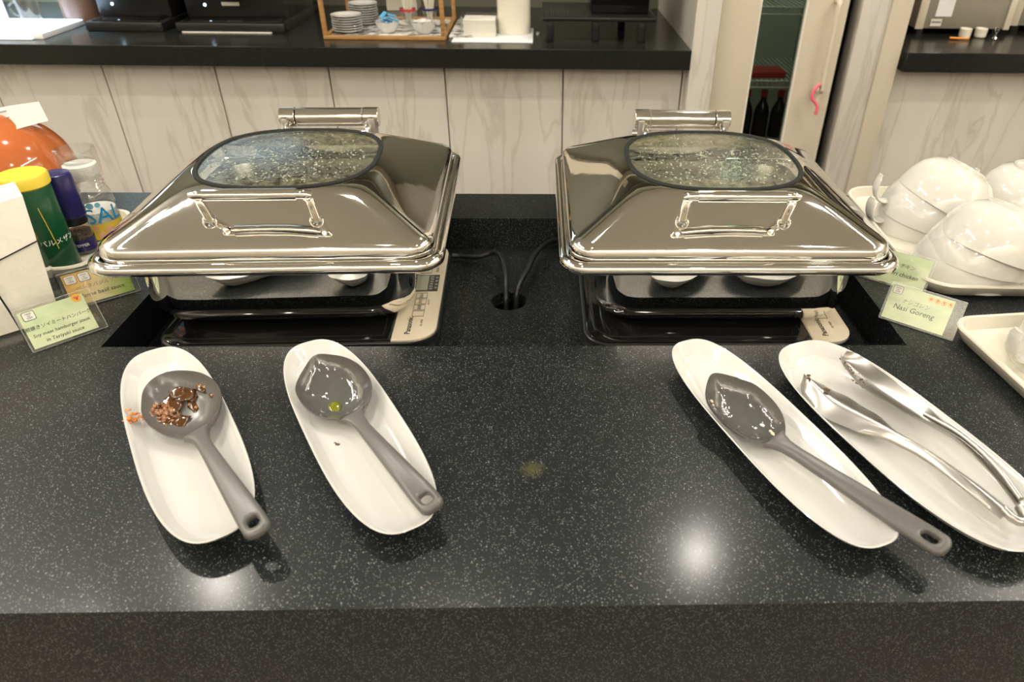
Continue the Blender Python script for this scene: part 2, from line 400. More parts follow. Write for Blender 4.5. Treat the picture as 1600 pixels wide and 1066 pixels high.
# right-hand return pillar, strips and marble wall
tr1 = structure(box('trim_1', .4925, .5725, 2.44, YF, FZ, CEIL, M['marble']))
tr2 = structure(box('trim_2', 1.035, 1.128, 2.47, 2.56, FZ, CEIL, M['marble'], bev=.001))
tr3 = structure(box('trim_3', 1.128, 1.195, 2.462, 2.56, FZ, CEIL, M['beige'], bev=.001))
wr2 = structure(box('wall_side', 1.195, X1, YP + .02, YP + .06, FZ, -.062, M['dark_gap']))
for a, b in ((1.1955, 2.02), (2.02, 2.6), (2.6, 3.2), (3.2, 3.6)):
    box('panel', a + .0015, b - .0015, YP, YP + .02, FZ, -.062, M['marble'], wr2, bev=.0015, seg=1)
# back worktops
bc = structure(box('worktop', -3.4, .4925, 2.44, YF, -.062, 0, M['granite_back'], bev=.0015, seg=1))
tag(bc, 'long black stone back counter over marble panels', 'counter'); del bc['kind']
bc2 = box('worktop', 1.209, 3.6, 2.44, YF, -.062, 0, M['granite_back'], bev=.0015, seg=1)
tag(bc2, 'short black stone back counter right of the beige trim', 'counter')
# unseen shelf boards and column added for lid reflections; backlit panel on far wall
for i_, z_ in enumerate((.62, .95, 1.30)):
    structure(box('trim_%d' % (5 + i_), .60 if i_ < 2 else -.70, 3.2, YF - .30, YF, z_, z_ + .045, M['beige']))  # each trim here is a shelf board
structure(box('trim_8', -.62, -.50, YF - .12, YF, .001, 1.6, M['beige']))  # tan column added out of view to vary what the steel reflects
structure(box('trim_9', -.90, 3.4, 2.30, 2.62, 1.45, CEIL, M['wall_dark']))  # dark dropped beam, unseen, added to darken what the lids mirror
lb = empty('backlit_panel', (-1.55, YF - .03, .55)); tag(lb, 'cool white backlit wall panel above the far left of the back counter', 'light panel')
box('frame', -.50, .50, 0, .03, 0, .62, M['gasket'], lb, bev=.003); box('diffuser', -.47, .47, -.003, 0, .03, .59, emis('cool panel glow', (.80, .95, 1.0), 1.8), lb)
structure(box('trim_4', 1.197, 1.209, 2.50, YF, -.95, CEIL, M['beige']))

# ceiling fixtures (rings round each lamp)
fx = None
for i, (x, y, k) in enumerate(DOWN):
    if not k: continue
    bm = bmesh.new(); lathe('x', [(.058, -.004), (.058, -.016), (.072, -.016), (.074, -.001), (.058, -.001)], None, bm=bm, n=32)
    o = finish('downlight', bm, M['ceil_trim'], loc=(x, y, CEIL))
    tag(o, 'round recessed ceiling downlight trim', 'light', 'recessed ceiling downlights')

# ============================================================ ISLAND COUNTER
WX0, WX1, WY0, WY1, WZ = -.541, .4626, .7317, 1.1153, -.057
isl = tag(empty('buffet_counter'), 'speckled black stone buffet counter with a sunken well', 'counter')
bm = bmesh.new()
CX0, CX1, CY0, CY1 = -2.2, 2.2, .357, 1.2234
# top with rectangular opening
def quad(bm, pts): bm.faces.new([bm.verts.new(p) for p in pts])
xsx = [CX0, WX0, WX1, CX1]; ysy = [CY0, WY0, WY1, CY1]
g = [[bm.verts.new((x, y, 0)) for x in xsx] for y in ysy]
for j in range(3):
    for i in range(3):
        if i == 1 and j == 1: continue
        bm.faces.new((g[j][i], g[j][i + 1], g[j + 1][i + 1], g[j + 1][i]))
# outer skirt and inner well walls
ob = [g[0][0], g[0][1], g[0][2], g[0][3], g[1][3], g[2][3], g[3][3], g[3][2], g[3][1], g[3][0], g[2][0], g[1][0]]
lo = [bm.verts.new((v.co.x, v.co.y, -.28)) for v in ob]
for i in range(12): bm.faces.new((ob[i], lo[i], lo[(i + 1) % 12], ob[(i + 1) % 12]))
ib = [g[1][1], g[1][2], g[2][2], g[2][1]]; li = [bm.verts.new((v.co.x, v.co.y, WZ - .02)) for v in ib]
for i in range(4): bm.faces.new((ib[i], ib[(i + 1) % 4], li[(i + 1) % 4], li[i]))
es = [e for e in bm.edges if e.is_valid and len(e.link_faces) == 2 and abs(e.calc_face_angle(0)) > 1]
es = [e for e in es if abs(e.verts[0].co.z) < 1e-6 and abs(e.verts[1].co.z) < 1e-6]
bmesh.ops.bevel(bm, geom=es, offset=.0014, segments=2, affect='EDGES')
finish('worktop', bm, M['granite'], isl)
# well floor with the cable hole
bm = bmesh.new(); HX, HY, HR = -.0505, .9386, .027; N = 48
a = rrect(.06, .06, .001, WZ, HX, HY, 5, 1); K = len(a)
circ = []
for p in a:
    d = Vector((p[0] - HX, p[1] - HY, 0)).normalized(); circ.append(d)
rings = [a, [(HX + d.x * (HR + .001), HY + d.y * (HR + .001), WZ) for d in circ], [(HX + d.x * HR, HY + d.y * HR, WZ - .001) for d in circ], [(HX + d.x * HR, HY + d.y * HR, WZ - .02) for d in circ]]
bm_loft(bm, rings, False, False)
for (x0, x1, y0, y1) in ((WX0, WX1, WY0, HY - .06), (WX0, WX1, HY + .06, WY1), (WX0, HX - .06, HY - .06, HY + .06), (HX + .06, WX1, HY - .06, HY + .06)):
    quad(bm, ((x0, y0, WZ), (x1, y0, WZ), (x1, y1, WZ), (x0, y1, WZ)))
finish('well_floor', bm, M['granite'], isl)
box('cable_chamber', HX - .1, HX + .1, HY - .1, HY + .1, -.26, -.21, M['blackplastic'], isl)
box('plinth', -2.16, 2.16, .40, 1.19, FZ, -.26, M['dark_gap'], isl)

# ============================================================ CHAFING DISHES
def ring_frac(r0, r1, t, z):
    return [(a[0] * (1 - t) + b[0] * t, a[1] * (1 - t) + b[1] * t, z) for a, b in zip(r0, r1)]
def make_dish(cx, cy, rz, food_mat):
    root = empty('chafing_dish', (cx, cy, 0), rz)
    # water pan
    R = []
    for hx, hy, r, z in ((.138, .150, .035, -.0178), (.149, .162, .042, -.0168), (.159, .174, .048, -.0125), (.166, .184, .052, -.004), (.170, .1915, .054, .006), (.1725, .1960, .054, .014), (.1735, .1975, .054, .024), (.1735, .1972, .054, .045), (.1735, .1955, .054, .0775)):
        R.append(rrect(hx, hy, r, z))
    R.append(rrect(.171, .1940, .05, .0775)); R.append(rrect(.168, .188, .05, .03)); R.append(rrect(.15, .16, .045, .002))
    loft('water_pan', R, M['steel'], root)
    # rim: rolled flange
    H, W_ = .2195, .2125
    prof = [(-.030, .0765), (-.016, .0765), (-.012, .0735), (-.005, .0735), (-.001, .0765), (0, .081), (-.002, .0865), (-.008, .0900), (-.0125, .0885), (-.0155, .0845), (-.020, .0835), (-.030, .0835)]
    R = [rrect(H + d, W_ + d, .036 + d * .6 if d > -.03 else .03, z) for d, z in prof]; R.append(R[0])
    loft('rim', R, M['steel'], root, False, False, ang=50)
    # food pan inside
    R = [rrect(.172, .178, .04, .0842), rrect(.158, .164, .04, .0842), rrect(.154, .16, .04, .07), rrect(.146, .152, .04, .03), rrect(.14, .146, .04, .026)]
    loft('food_pan', R, M['steel_in'], root, False, True)
    # lid shell
    lid = None
    gz = .155; gcy = -.010
    base = rrect(.2065, .1995, .034, .0)
    N = len(base)
    top = []
    for p in base:   # matching point on the window opening, by angle-like spread
        a = math.atan2(p[1] / .1995, p[0] / .2065)
        top.append(a)
    # even spread of the opening points, keeping the corners at 45 degrees
    def opening(hx, hy, z, n=2.7):
        out = []
        for a in top:
            c, s = math.cos(a), math.sin(a)
            rr = (abs(c / hx) ** n + abs(s / hy) ** n) ** (-1 / n)
            out.append((rr * c, gcy + rr * s, z))
        return out
    op = opening(.122, .121, 0)
    rg = []
    prof = [(-.012, .0868), (-.003, .0868), (0, .0885), (.0003, .0930), (-.0002, .0985), (-.0018, .1030)]
    for d, z in prof: rg.append(rrect(.2065 + d, .1995 + d, .034 + d * .5, z))
    b0 = rrect(.2040, .1970, .032, 0)
    for t, z in ((.03, .1066), (.09, .1098), (.18, .1146), (.30, .1212), (.43, .1286), (.57, .1362), (.70, .1432), (.83, .1495), (.93, .1532), (1.0, .1548)):
        rg.append(ring_frac(b0, op, t, z))
    rg.append(opening(.1195, .1185, .1552)); rg.append(opening(.1185, .1175, .1536))
    # inner face
    for t, z in ((.95, .1512), (.7, .1408), (.42, .1255), (.16, .111), (.04, .103)):
        rg.append([(x * .992, y * .992, z) for x, y, z in ring_frac(b0, op, t, z)])
    rg.append(rrect(.1945, .1875, .03, .0868))
    rg.append(rg[0])
    lid = loft('lid', rg, M['steel'], root, False, False, ang=45)
    # gasket and glass
    def dome(x, y): return .0065 * (1 - min(1, ((x / .118) ** 2 + ((y - gcy) / .117) ** 2)))
    gr = [opening(.1225, .1215, .1553), opening(.1215, .1205, .1572), opening(.117, .116, .1574), opening(.1155, .1145, .1556), opening(.1165, .1155, .1530), opening(.1225, .1215, .1553)]
    loft('window_gasket', gr, M['gasket'], lid, False, False)
    gl = []
    for s in (1.0, .92, .8, .65, .5, .35, .2, .08):
        gl.append([(x, y, .1553 + dome(x, y)) for x, y, _ in [(px * s, gcy + (py - gcy) * s, 0) for px, py, _ in opening(.1162, .1152, 0)]])
    bm = bmesh.new(); bm_loft(bm, gl, False, True)
    finish('window_glass', bm, M['lidglass'], lid)
    bm = bmesh.new(); rr = random.Random(int(cx * 1000) + 500)
    for k in range(520):
        x = rr.uniform(-.105, .105); y = gcy + .104 * (rr.uniform(-1, 1) if rr.random() < .35 else -rr.uniform(-.2, 1))
        if abs(x / .105) ** 2.7 + abs((y - gcy) / .104) ** 2.7 > 1: continue
        q = rr.choice((.0007, .0009, .0012, .0016)); b2 = bmesh.new(); bmesh.ops.create_icosphere(b2, subdivisions=1, radius=1)
        bmesh.ops.transform(b2, matrix=T((x, y, .1550 + dome(x, y))) @ Matrix.Diagonal((q, q * rr.uniform(1, 2.2), q * .5, 1)), verts=b2.verts[:])
        me = bpy.data.meshes.new('x'); b2.to_mesh(me); b2.free(); bm.from_mesh(me); bpy.data.meshes.remove(me)
    dp = finish('condensation_drops', bm, M['drop'], lid, ang=180); dp['kind'] = 'stuff'
    # lid handle on the front slope
    hb = []
    zb, yb_, hw = .172, -.1905, .0655
    pts = [(-hw + .001, -.164, .120), (-hw + .001, -.170, .136), (-hw + .001, -.180, .158), (-hw + .003, -.1875, .1685), (-hw + .009, -.1905, .1722)]
    pts = pts + [(-x, y, z) for x, y, z in pts[::-1]]
    P = spline(pts, 5)
    tube('handle', P, .0056, M['steel'], lid, 14)
    P2 = spline([(-hw + .012, yb_, zb), (0, yb_, zb), (hw - .012, yb_, zb)], 6)
    tube('handle_sleeve', P2, .0072, M['steel'], lid, 16)
    for sx in (-1, 1):
        bm = bmesh.new()
        lathe('x', [(.0001, .012), (.0055, .0115), (.0085, .008), (.0095, .003), (.0085, -.001), (.0105, -.003), (.011, -.0045)], None, bm=bm, n=20,
              mtx=T((sx * (hw - .001), -.1655, .1245)) @ Matrix.Rotation(math.radians(33), 4, 'X'))
        finish('handle_mount', bm, M['steel'], lid)
    # hinge barrel behind the lid
    hg = None
    ay, az, hl = .2275, .1400, .0815
    def cyl(name, xa, xb, r, m, parent, rings=None):
        prof = rings or [(.0001, xa), (r - .001, xa), (r, xa + .001), (r, xb - .001), (r - .001, xb), (.0001, xb)]
        bm = bmesh.new(); lathe('x', prof, None, bm=bm, n=36, mtx=T((0, ay, az)) @ Matrix.Rotation(PI / 2, 4, 'Y'))
        return finish(name, bm, m, parent)
    hg = cyl('hinge', -.055, .055, .0152, M['steel'], root)
    cyl('end_cap', -hl, -.0562, .0158, M['steel'], hg); cyl('end_cap', .0562, hl, .0158, M['steel'], hg)
    for sx in (-1, 1):
        box('hinge_bracket', sx * .072 - .006, sx * .072 + .006, ay - .024, ay + .002, .078, az + .004, M['steel_sat'], hg, bev=.002)
        tube('hinge_arm', spline([(sx * .066, .180, .118), (sx * .066, .196, .128), (sx * .066, .212, .134)], 5), .0055, M['steel'], hg)
    tube('hinge_rod', [(-.086, ay - .013, az - .0205), (.075, ay - .015, az - .0205)], .0058, M['steel'], hg)
    box('hinge_plate', -.08, .08, ay - .03, ay + .012, .078, .0905, M['steel_sat'], hg, bev=.002)
    return root
dl = make_dish(-.349, .9875, math.radians(1.9), None)
tag(dl, 'square polished steel chafing dish on the left, closed roll lid', 'chafing dish')
dr = make_dish(.241, .9875, 0, None)
tag(dr, 'square polished steel chafing dish on the right, closed roll lid', 'chafing dish')
def food(name, cx, cy, rz, m, label, amp, sc):
    bm = bmesh.new(); n = 60
    from mathutils import noise
    V = [[bm.verts.new(((i / n - .5) * .296, (j / n - .5) * .308, .060 + amp * noise.noise(Vector((i * sc, j * sc, cx * 9))) + amp * .6 * noise.noise(Vector((i * sc * 2.3, j * sc * 2.3, 4)))) ) for i in range(n + 1)] for j in range(n + 1)]
    for j in range(n):
        for i in range(n): bm.faces.new((V[j][i], V[j][i + 1], V[j + 1][i + 1], V[j + 1][i]))
    o = finish(name, bm, m, ang=180); o.location = (cx, cy, 0); o.rotation_euler = (0, 0, rz)
    r = bmesh.new()
    tag(o, label, 'food', kind='stuff'); return o
food('hamburger_steak_serving', -.349, .9875, math.radians(1.9), M['food_pasta'], 'brown saucy food seen through the left chafing dish window', .012, .22)
food('fried_rice_serving', .241, .9875, 0, M['food_rice'], 'yellow fried rice seen through the right chafing dish window', .006, .5)

# ============================================================ INDUCTION COOKERS
def make_cooker(cx, cy, rz):
    root = empty('induction_cooker', (cx, cy, WZ), rz); h = .0385
    hx, hy = .1805, .142
    R = [rrect(hx - .012, hy - .012, .03, 0), rrect(hx - .006, hy - .006, .032, .006), rrect(hx, hy, .036, .020), rrect(hx + .001, hy + .001, .036, .030), rrect(hx, hy, .036, .0345), rrect(hx - .002, hy - .002, .035, .036)]
    loft('housing', R, M['blackplastic'], root)
    # black glass on the left part
    gx0, gx1 = -hx + .004, hx - .0595
    hw = (gx1 - gx0) / 2; c = (gx0 + gx1) / 2
    def halfring(d, z, r=.031):
        out = []
        for x, y, zz in rrect(hx - .0035 - d, hy - .0035 - d, r, z): out.append((min(x, gx1 - d), y, z))
        return out
    loft('glass_top', [halfring(0, .0355), halfring(0, .0378), halfring(.0012, .0388)], M['blackglass'], root)
    loft('glass_edge_line', [halfring(.010, .0387), halfring(.010, .0391), halfring(.0112, .0391), halfring(.0112, .0387)], M['blackplastic'], root, False, False)
    # control panel
    def panring(d, z):
        out = []
        for x, y, zz in rrect(hx - .0015 - d, hy - .0015 - d, .033, z): out.append((max(x, gx1 + .0008 + d), y, z))
        return out
    pn = loft('control_panel', [panring(0, .0355), panring(0, .0382), panring(.0012, .0392)], M['panel'], root)
    z = .0394
    def rd(x0, x1, y0, y1, m, name, t=.0006): return box(name, x0, x1, y0, y1, z - .0004, z + t, m, pn)
    x_ = lambda u: hx - u      # u = distance from the right edge
    rd(x_(.0455), x_(.0085), -.015, .034, M['lcd_dark'], 'display_frame', .0004)
    rd(x_(.0435), x_(.0235), -.012, .031, M['lcd'], 'display', .0008)
    for i in range(6):
        rd(x_(.0215), x_(.0165), -.010 + i * .007, -.006 + i * .007, M['ink_soft'], 'display_mark', .0008)
    for i in range(4):
        rd(x_(.0135), x_(.0100), -.008 + i * .010, -.003 + i * .010, M['ink_soft'], 'display_mark', .0008)
    # outlined keys
    def outline(x0, x1, y0, y1, t=.0006):
        bm = bmesh.new()
        for a in ((x0, x1, y0, y0 + t), (x0, x1, y1 - t, y1), (x0, x0 + t, y0, y1), (x1 - t, x1, y0, y1)):
            bm_box(bm, a[0], a[1], a[2], a[3], z - .0004, z + .0004)
        finish('key_outline', bm, M['ink_soft'], pn, smooth=False)
    for k in range(4): outline(x_(.0375), x_(.0215), -.034 - k * .0165, -.0195 - k * .0165)
    outline(x_(.0375), x_(.0215), .040, .060)
    fr = lambda x, y: frame((x, y, z + .0002), (0, 1, 0), (-1, 0, 0))
    text('lettering', 'Panasonic', .0110, fr(x_(.0385), -.106), M['ink'], pn, .0004)
    text('lettering', 'KZ-PH33', .0042, fr(x_(.0225), -.100), M['ink_soft'], pn, .0003)
    text('lettering', '切/入', .0060, fr(x_(.0295), -.0268), M['ink_soft'], pn, .0003)
    text('lettering', '火力', .0060, fr(x_(.0295), -.0433), M['ink_soft'], pn, .0003)
    text('lettering', '加熱', .0060, fr(x_(.0295), -.0598), M['ink_soft'], pn, .0003)
    text('lettering', 'タイマー', .0042, fr(x_(.0175), -.045), M['ink_soft'], pn, .0003)
    text('lettering', '△', .010, fr(x_(.0295), .050), M['ink_soft'], pn, .0003)
    text('lettering', '火力 高', .0042, fr(x_(.013), .050), M['ink_soft'], pn, .0003)
    return root
c1 = make_cooker(-.3240, .9085, math.radians(2.0)); tag(c1, 'flat induction cooker under the left chafing dish, panel facing right', 'cooker')
c2 = make_cooker(.2375, .9075, 0); tag(c2, 'flat induction cooker under the right chafing dish', 'cooker')
tag(tube('power_cable', spline([(-.150, 1.068, -.046), (-.135, 1.070, -.048), (-.105, 1.060, -.044), (-.080, 1.060, -.036), (-.066, 1.035, -.032), (-.058, .990, -.033), (-.055, .950, -.045), (-.055, .935, -.08), (-.055, .930, -.208)], 8), .0042, M['cable']), 'black power cable curving from the left cooker into the hole', 'cable')
tag(tube('power_cable', spline([(.058, 1.08, -.048), (.035, 1.11, -.040), (.012, 1.095, -.034), (-.010, 1.05, -.034), (-.022, 1.00, -.036), (-.034, .962, -.042), (-.040, .945, -.07), (-.042, .94, -.208)], 8), .0042, M['cable']), 'black power cable curving from the right cooker into the hole', 'cable')

# ============================================================ OVAL PLATES
def plate_mesh(a, b, h):
    bm = bmesh.new(); N = 96
    # (inset from the rim outline, height)
    prof = [(a * .98, 0), (.026, 0), (.022, .0012), (.014, .0065), (.006, .0150), (.0012, h - .0018), (0, h - .0004), (.0008, h + .0004), (.0022, h - .0002), (.0055, h * .68), (.0115, h * .40), (.020, h * .24), (.032, h * .17), (a * .85, h * .15)]
    def f(x, y): return .0022 * (abs(y) / b) ** 3
    rings = []
    for d, z in prof:
        k = 1 if z > h * .5 else z / (h * .5)
        rings.append(sellipse(max(a - d, .002), max(b - d, .05), z, N, 2.85, fn=(lambda x, y, k=k: f(x, y) * k)))
    bm_loft(bm, rings, True, True)
    return bm
pl0 = finish('oval_plate', plate_mesh(.0468, .1670, .021), M['porcelain'], ang=60)
def place_plate(o, x, y, tilt, label):
    o.location = (x, y, 0.0002); o.rotation_euler = (0, 0, tilt); tag(o, label, 'plate', 'oval spoon rest plates')
ang1 = math.atan2(.152, .29); ang2 = math.atan2(.125, .298); ang3 = math.atan2(.103, .317); ang4 = math.atan2(.115, .322)
place_plate(pl0, -.3627, .5521, .578, 'white oval plate under the sauce stained ladle, leftmost')
p2 = pl0.copy(); COL.objects.link(p2); place_plate(p2, -.1953, .5635, .528, 'white oval plate second from left, under the oily grey ladle')
p3 = pl0.copy(); COL.objects.link(p3); place_plate(p3, .2334, .5530, .357, 'white oval plate under the ladle with rice grains')
p4 = finish('oval_plate', plate_mesh(.0635, .1660, .022), M['porcelain'], ang=60); place_plate(p4, .3678, .5475, .363, 'white oval plate under the steel tongs, rightmost')

# ============================================================ LADLES
M['wet_handle'] = add_bump(mat('grey nylon handle', (.112, .109, .101), .30), 300, .05, .0003)
def catmull_closed(P, N):
    out = []; n = len(P)
    P = [Vector((x, y, 0)) for x, y in P]
    for i in range(N):
        f = i * n / N; k = int(f); t = f - k; a, b, c, d = P[(k - 1) % n], P[k % n], P[(k + 1) % n], P[(k + 2) % n]
        out.append(.5 * ((2 * b) + (c - a) * t + (2 * a - 5 * b + 4 * c - d) * t * t + (3 * b - a - 3 * c + d) * t ** 3))
    return out
def make_ladle(outl, c, end, wet, wide, label, zc=.0315, slope=.30, D=.0165, ze=.030):
    """bowl outline in its own plane (x towards the handle); the far rim of the bowl is tipped up"""
    c = Vector((*c, zc)); e = Vector((*end, ze))
    ax = Vector((e.x - c.x, e.y - c.y, 0)).normalized(); x = Vector((ax.x, ax.y, slope * ax.y)).normalized()
    n = Vector((0, -slope, 1)).normalized(); y = n.cross(x)
    root = empty('ladle'); m = Matrix((x, y, n)).transposed().to_4x4(); m.translation = c; root.matrix_world = m
    tag(root, label, 'ladle', 'grey serving ladles')
    N = 84; O = catmull_closed(outl, N)
    ring = lambda s, z: [(p.x * s, p.y * s, z) for p in O]
    rings = [ring(.03, -D), ring(.25, -D * .98), ring(.45, -D * .90), ring(.65, -D * .72), ring(.82, -D * .42), ring(.93, -D * .12), ring(.975, .0006), ring(.99, .0014), ring(1.003, .0006), ring(1.003, -.0010),
             ring(.985, -D * .24), ring(.90, -D * .58), ring(.74, -D * .92), ring(.5, -D * 1.10), ring(.25, -D * 1.17), ring(.03, -D * 1.18)]
    loft('bowl', rings, M['wet'] if wet else M['ladle'], root, True, True, ang=60)
    # handle from the neck of the bowl to its end
    eL = m.inverted() @ e
    xm = max(p.x for p in O); st = Vector((xm * .90, 0, -.003)); d = eL - st; L = d.length
    hx = d.normalized(); hy = Vector((0, 0, 1)).cross(hx).normalized(); hz = hx.cross(hy)
    hm = Matrix((hx, hy, hz)).transposed().to_4x4(); hm.translation = st
    w2 = wide / 2
    prof = [(0, .0150), (.007, .0105), (.016, .0078), (.030, .0070), (L * .35, .0082), (L * .55, .0096), (L * .75, w2 * .93), (L - .022, w2)]
    ee = L - w2 * .95; up = list(prof)
    for i in range(1, 12):
        a = PI / 2 - PI * i / 12; up.append((ee + w2 * .95 * math.copysign(abs(math.cos(a)) ** .8, math.cos(a)), w2 * math.copysign(abs(math.sin(a)) ** .8, math.sin(a))))
    dn = [(q, -v) for q, v in prof][::-1]; hole = []
    for i in range(24):
        t = 2 * PI * i / 24; cc, ss = math.cos(t), math.sin(t)
        hole.append((L - .0165 + .0072 * math.copysign(abs(cc) ** .7, cc), .0048 * math.copysign(abs(ss) ** .7, ss)))
    hd = flat_shape('handle', [up + dn, hole], .0085, .0030, M['wet_handle'], root)
    hd.matrix_local = hm
    return m
O1 = [(-.0223, -.032), (-.0379, -.025), (-.0468, -.014), (-.0482, .0003), (-.0413, .0147), (-.0271, .0294), (-.0102, .0374), (.0062, .0391), (.0205, .0356), (.0348, .0273), (.0440, .0161), (.0470, .0045), (.0455, -.0064), (.0376, -.0184), (.0239, -.0285), (.0058, -.0349), (-.0099, -.0355)]
O2 = [(-.0152, -.0364), (-.0263, -.0311), (-.0386, -.0183), (-.0506, .0006), (-.0392, .0175), (-.0247, .0291), (-.0061, .0354), (.016, .0354), (.0315, .0287), (.0435, .0176), (.0477, .0065), (.0460, -.0056), (.0362, -.0213), (.0227, -.0313), (.004, -.0367)]
O3 = [(-.0294, -.0270), (-.0416, -.0161), (-.0505, -.0017), (-.0458, .0082), (-.0245, .0242), (-.0103, .0300), (.0139, .0306), (.0333, .0245), (.0473, .0120), (.0484, .0025), (.042, -.0131), (.0292, -.0246), (.0072, -.0305), (-.0125, -.0310)]
m1 = make_ladle(O1, (-.3742, .5826), (-.2360, .4090), False, .0235, 'grey nylon ladle with brown meat sauce in its bowl')
m2 = make_ladle(O2, (-.2232, .6104), (-.0930, .4340), True, .0235, 'wet grey ladle with a green oil spot, empty bowl')
m3 = make_ladle(O3, (.2115, .5721), (.3380, .3840), True, .0235, 'wet grey ladle with a few rice grains on the rim')

# sauce and bits lying in / on things
def blob(bm, c, r, seed, sq=.5):
    from mathutils import noise
    b2 = bmesh.new(); bmesh.ops.create_icosphere(b2, subdivisions=2, radius=1)
    for v in b2.verts:
        k = 1 + .45 * noise.noise(v.co * 1.6 + Vector((seed * 3.1, seed, 0)))
        v.co = Vector((v.co.x * r[0] * k, v.co.y * r[1] * k, v.co.z * r[2] * k)) + Vector(c)
    me = bpy.data.meshes.new('x'); b2.to_mesh(me); b2.free(); bm.from_mesh(me); bpy.data.meshes.remove(me)
rnd = random.Random(3)
def bz(x, y, R_=.044, D=.0165): return -D * max(0, 1 - (math.hypot(x, y) / R_) ** 2.4)
bm = bmesh.new()
for (x, y, rx, ry) in ((-.018, -.010, .016, .012), (.010, -.012, .009, .012), (-.010, -.016, .015, .013), (-.022, .008, .014, .011), (.000, -.024, .010, .009), (-.026, .002, .010, .009), (.006, -.016, .008, .006), (-.004, .008, .012, .004), (-.016, .024, .009, .005), (.002, .030, .004, .004), (-.014, .012, .008, .006)):
    blob(bm, (x, y, bz(x, y) + .0004), (rx, ry, .0014), x * 50 + y)
s = finish('sauce_puddle', bm, M['sauce'], ang=180); s.matrix_world = m1; tag(s, 'brown sauce smeared inside the leftmost ladle', 'sauce', kind='stuff')
bm = bmesh.new()
for k in range(70):
    a = rnd.uniform(0, 2 * PI); q = .013 * rnd.uniform(0, 1) ** .7; x = -.008 + q * math.cos(a) * 1.1; y = -.017 + q * math.sin(a)
    blob(bm, (x, y, bz(x, y) + .0012 + rnd.uniform(0, .003) * (1 - q / .014)), (rnd.uniform(.0012, .0034), rnd.uniform(.0012, .003), rnd.uniform(.001, .002)), k)
for (x, y) in ((-.017, .025), (-.013, .027), (-.020, .022), (.003, .030), (.004, -.027), (.008, -.022), (-.006, .006), (.002, .010), (-.001, -.030), (.006, -.030)):
    blob(bm, (x, y, bz(x, y) + .0012), (.0022, .0018, .0012), x * 99)
s = finish('meat_crumbs', bm, M['meat'], ang=180); s.matrix_world = m1; tag(s, 'crumbled brown meat pieces in the leftmost ladle', 'food', kind='stuff')
bm = bmesh.new(); blob(bm, (.016, -.010, bz(.016, -.010) + .0004), (.009, .007, .0010), 3)
s = finish('oil_spot', bm, M['green_oil'], ang=180); s.matrix_world = m2; tag(s, 'green oil spot in the bowl of the second ladle', 'oil', kind='stuff')
bm = bmesh.new()
for (x, y, r) in ((-.026, -.021, .0024), (-.006, -.0245, .0026), (-.001, -.0245, .0018), (.0405, .001, .0026), (.037, .003, .0022), (-.022, -.022, .0016)):
    blob(bm, (x, y, bz(x, y, .040) + .0010), (r, r * .7, .0012), x * 77)
s = finish('rice_grains', bm, M['rice'], ang=180); s.matrix_world = m3; tag(s, 'few pale rice grains stuck on the third ladle', 'food', kind='stuff')
bm = bmesh.new()
for k in range(22):
    t = rnd.uniform(0, 1); x = -.413 - .020 * t + rnd.uniform(-.004, .004); y = .5835 + rnd.uniform(-.010, .012) - .008 * t
    blob(bm, (x, y, .0058 + max(0, (-.405 - x)) * .62), (rnd.uniform(.001, .0035), rnd.uniform(.0008, .0025), .0007), k)
s = finish('sauce_smear', bm, M['orange_sauce'], ang=180); tag(s, 'orange sauce smear on the edge of the leftmost plate', 'sauce', kind='stuff')
bm = bmesh.new()
for (x, y, r) in ((-.2095, .5480, .003), (-.2120, .5500, .0018), (-.2520, .5790, .0015), (-.2700, .6070, .0017)):
    blob(bm, (x, y, .0042 if x > -.25 else .007), (r, r * .7, .0008), x * 90)
s = finish('crumbs', bm, M['herb'], ang=180); tag(s, 'tiny brown crumbs on the second plate from the left', 'food', kind='stuff')

# ============================================================ TONGS
tg = tag(empty('serving_tongs'), 'stainless steel serving tongs with pointed scoops on the rightmost plate', 'tongs')
def arm(path, widths, cup, roll, name='arm'):
    P = spline(path, 10); n = len(P); bm = bmesh.new(); K = 8; rows = []; rows2 = []
    def wd(t):
        for (a, b), (c, d) in zip(widths[:-1], widths[1:]):
            if a <= t <= c:
                u = (t - a) / (c - a); u = u * u * (3 - 2 * u) if a > 0.001 else u ** .6
                return b + (d - b) * u
        return widths[-1][1]
    for i, p in enumerate(P):
        t = i / (n - 1); tan = (P[min(i + 1, n - 1)] - P[max(i - 1, 0)]).normalized()
        rl = roll(t); side = Vector((0, 0, 1)).cross(tan).normalized(); nrm = tan.cross(side)
        side2 = side * math.cos(rl) + nrm * math.sin(rl); nrm2 = nrm * math.cos(rl) - side * math.sin(rl)
        w_ = max(wd(t), .0008); row = []; row2 = []
        for k in range(K + 1):
            s = (k / K - .5) * 2; q = p + side2 * (s * w_) + nrm2 * (cup(t) * abs(s) ** 1.25)
            row.append(bm.verts.new(q)); row2.append(bm.verts.new(q - nrm2 * .0013))
        rows.append(row); rows2.append(row2)
    for a, b, rev in [(rows[i], rows[i + 1], 0) for i in range(n - 1)] + [(rows2[i], rows2[i + 1], 1) for i in range(n - 1)]:
        for k in range(K): bm.faces.new((a[k], a[k + 1], b[k + 1], b[k]))
    for k in (0, K):
        for i in range(n - 1): bm.faces.new((rows[i][k], rows[i + 1][k], rows2[i + 1][k], rows2[i][k]))
    for i in (0, n - 1):
        for k in range(K): bm.faces.new((rows[i][k], rows[i][k + 1], rows2[i][k + 1], rows2[i][k]))
    return finish(name, bm, M['steel_sat'], tg, ang=60)
W1 = [(0, .001), (.08, .0150), (.22, .0225), (.34, .0190), (.48, .0085), (.60, .0072), (.85, .0082), (1, .0085)]
W2 = [(0, .004), (.07, .0160), (.22, .0220), (.34, .0200), (.50, .0090), (.60, .0078), (.85, .0082), (1, .0085)]
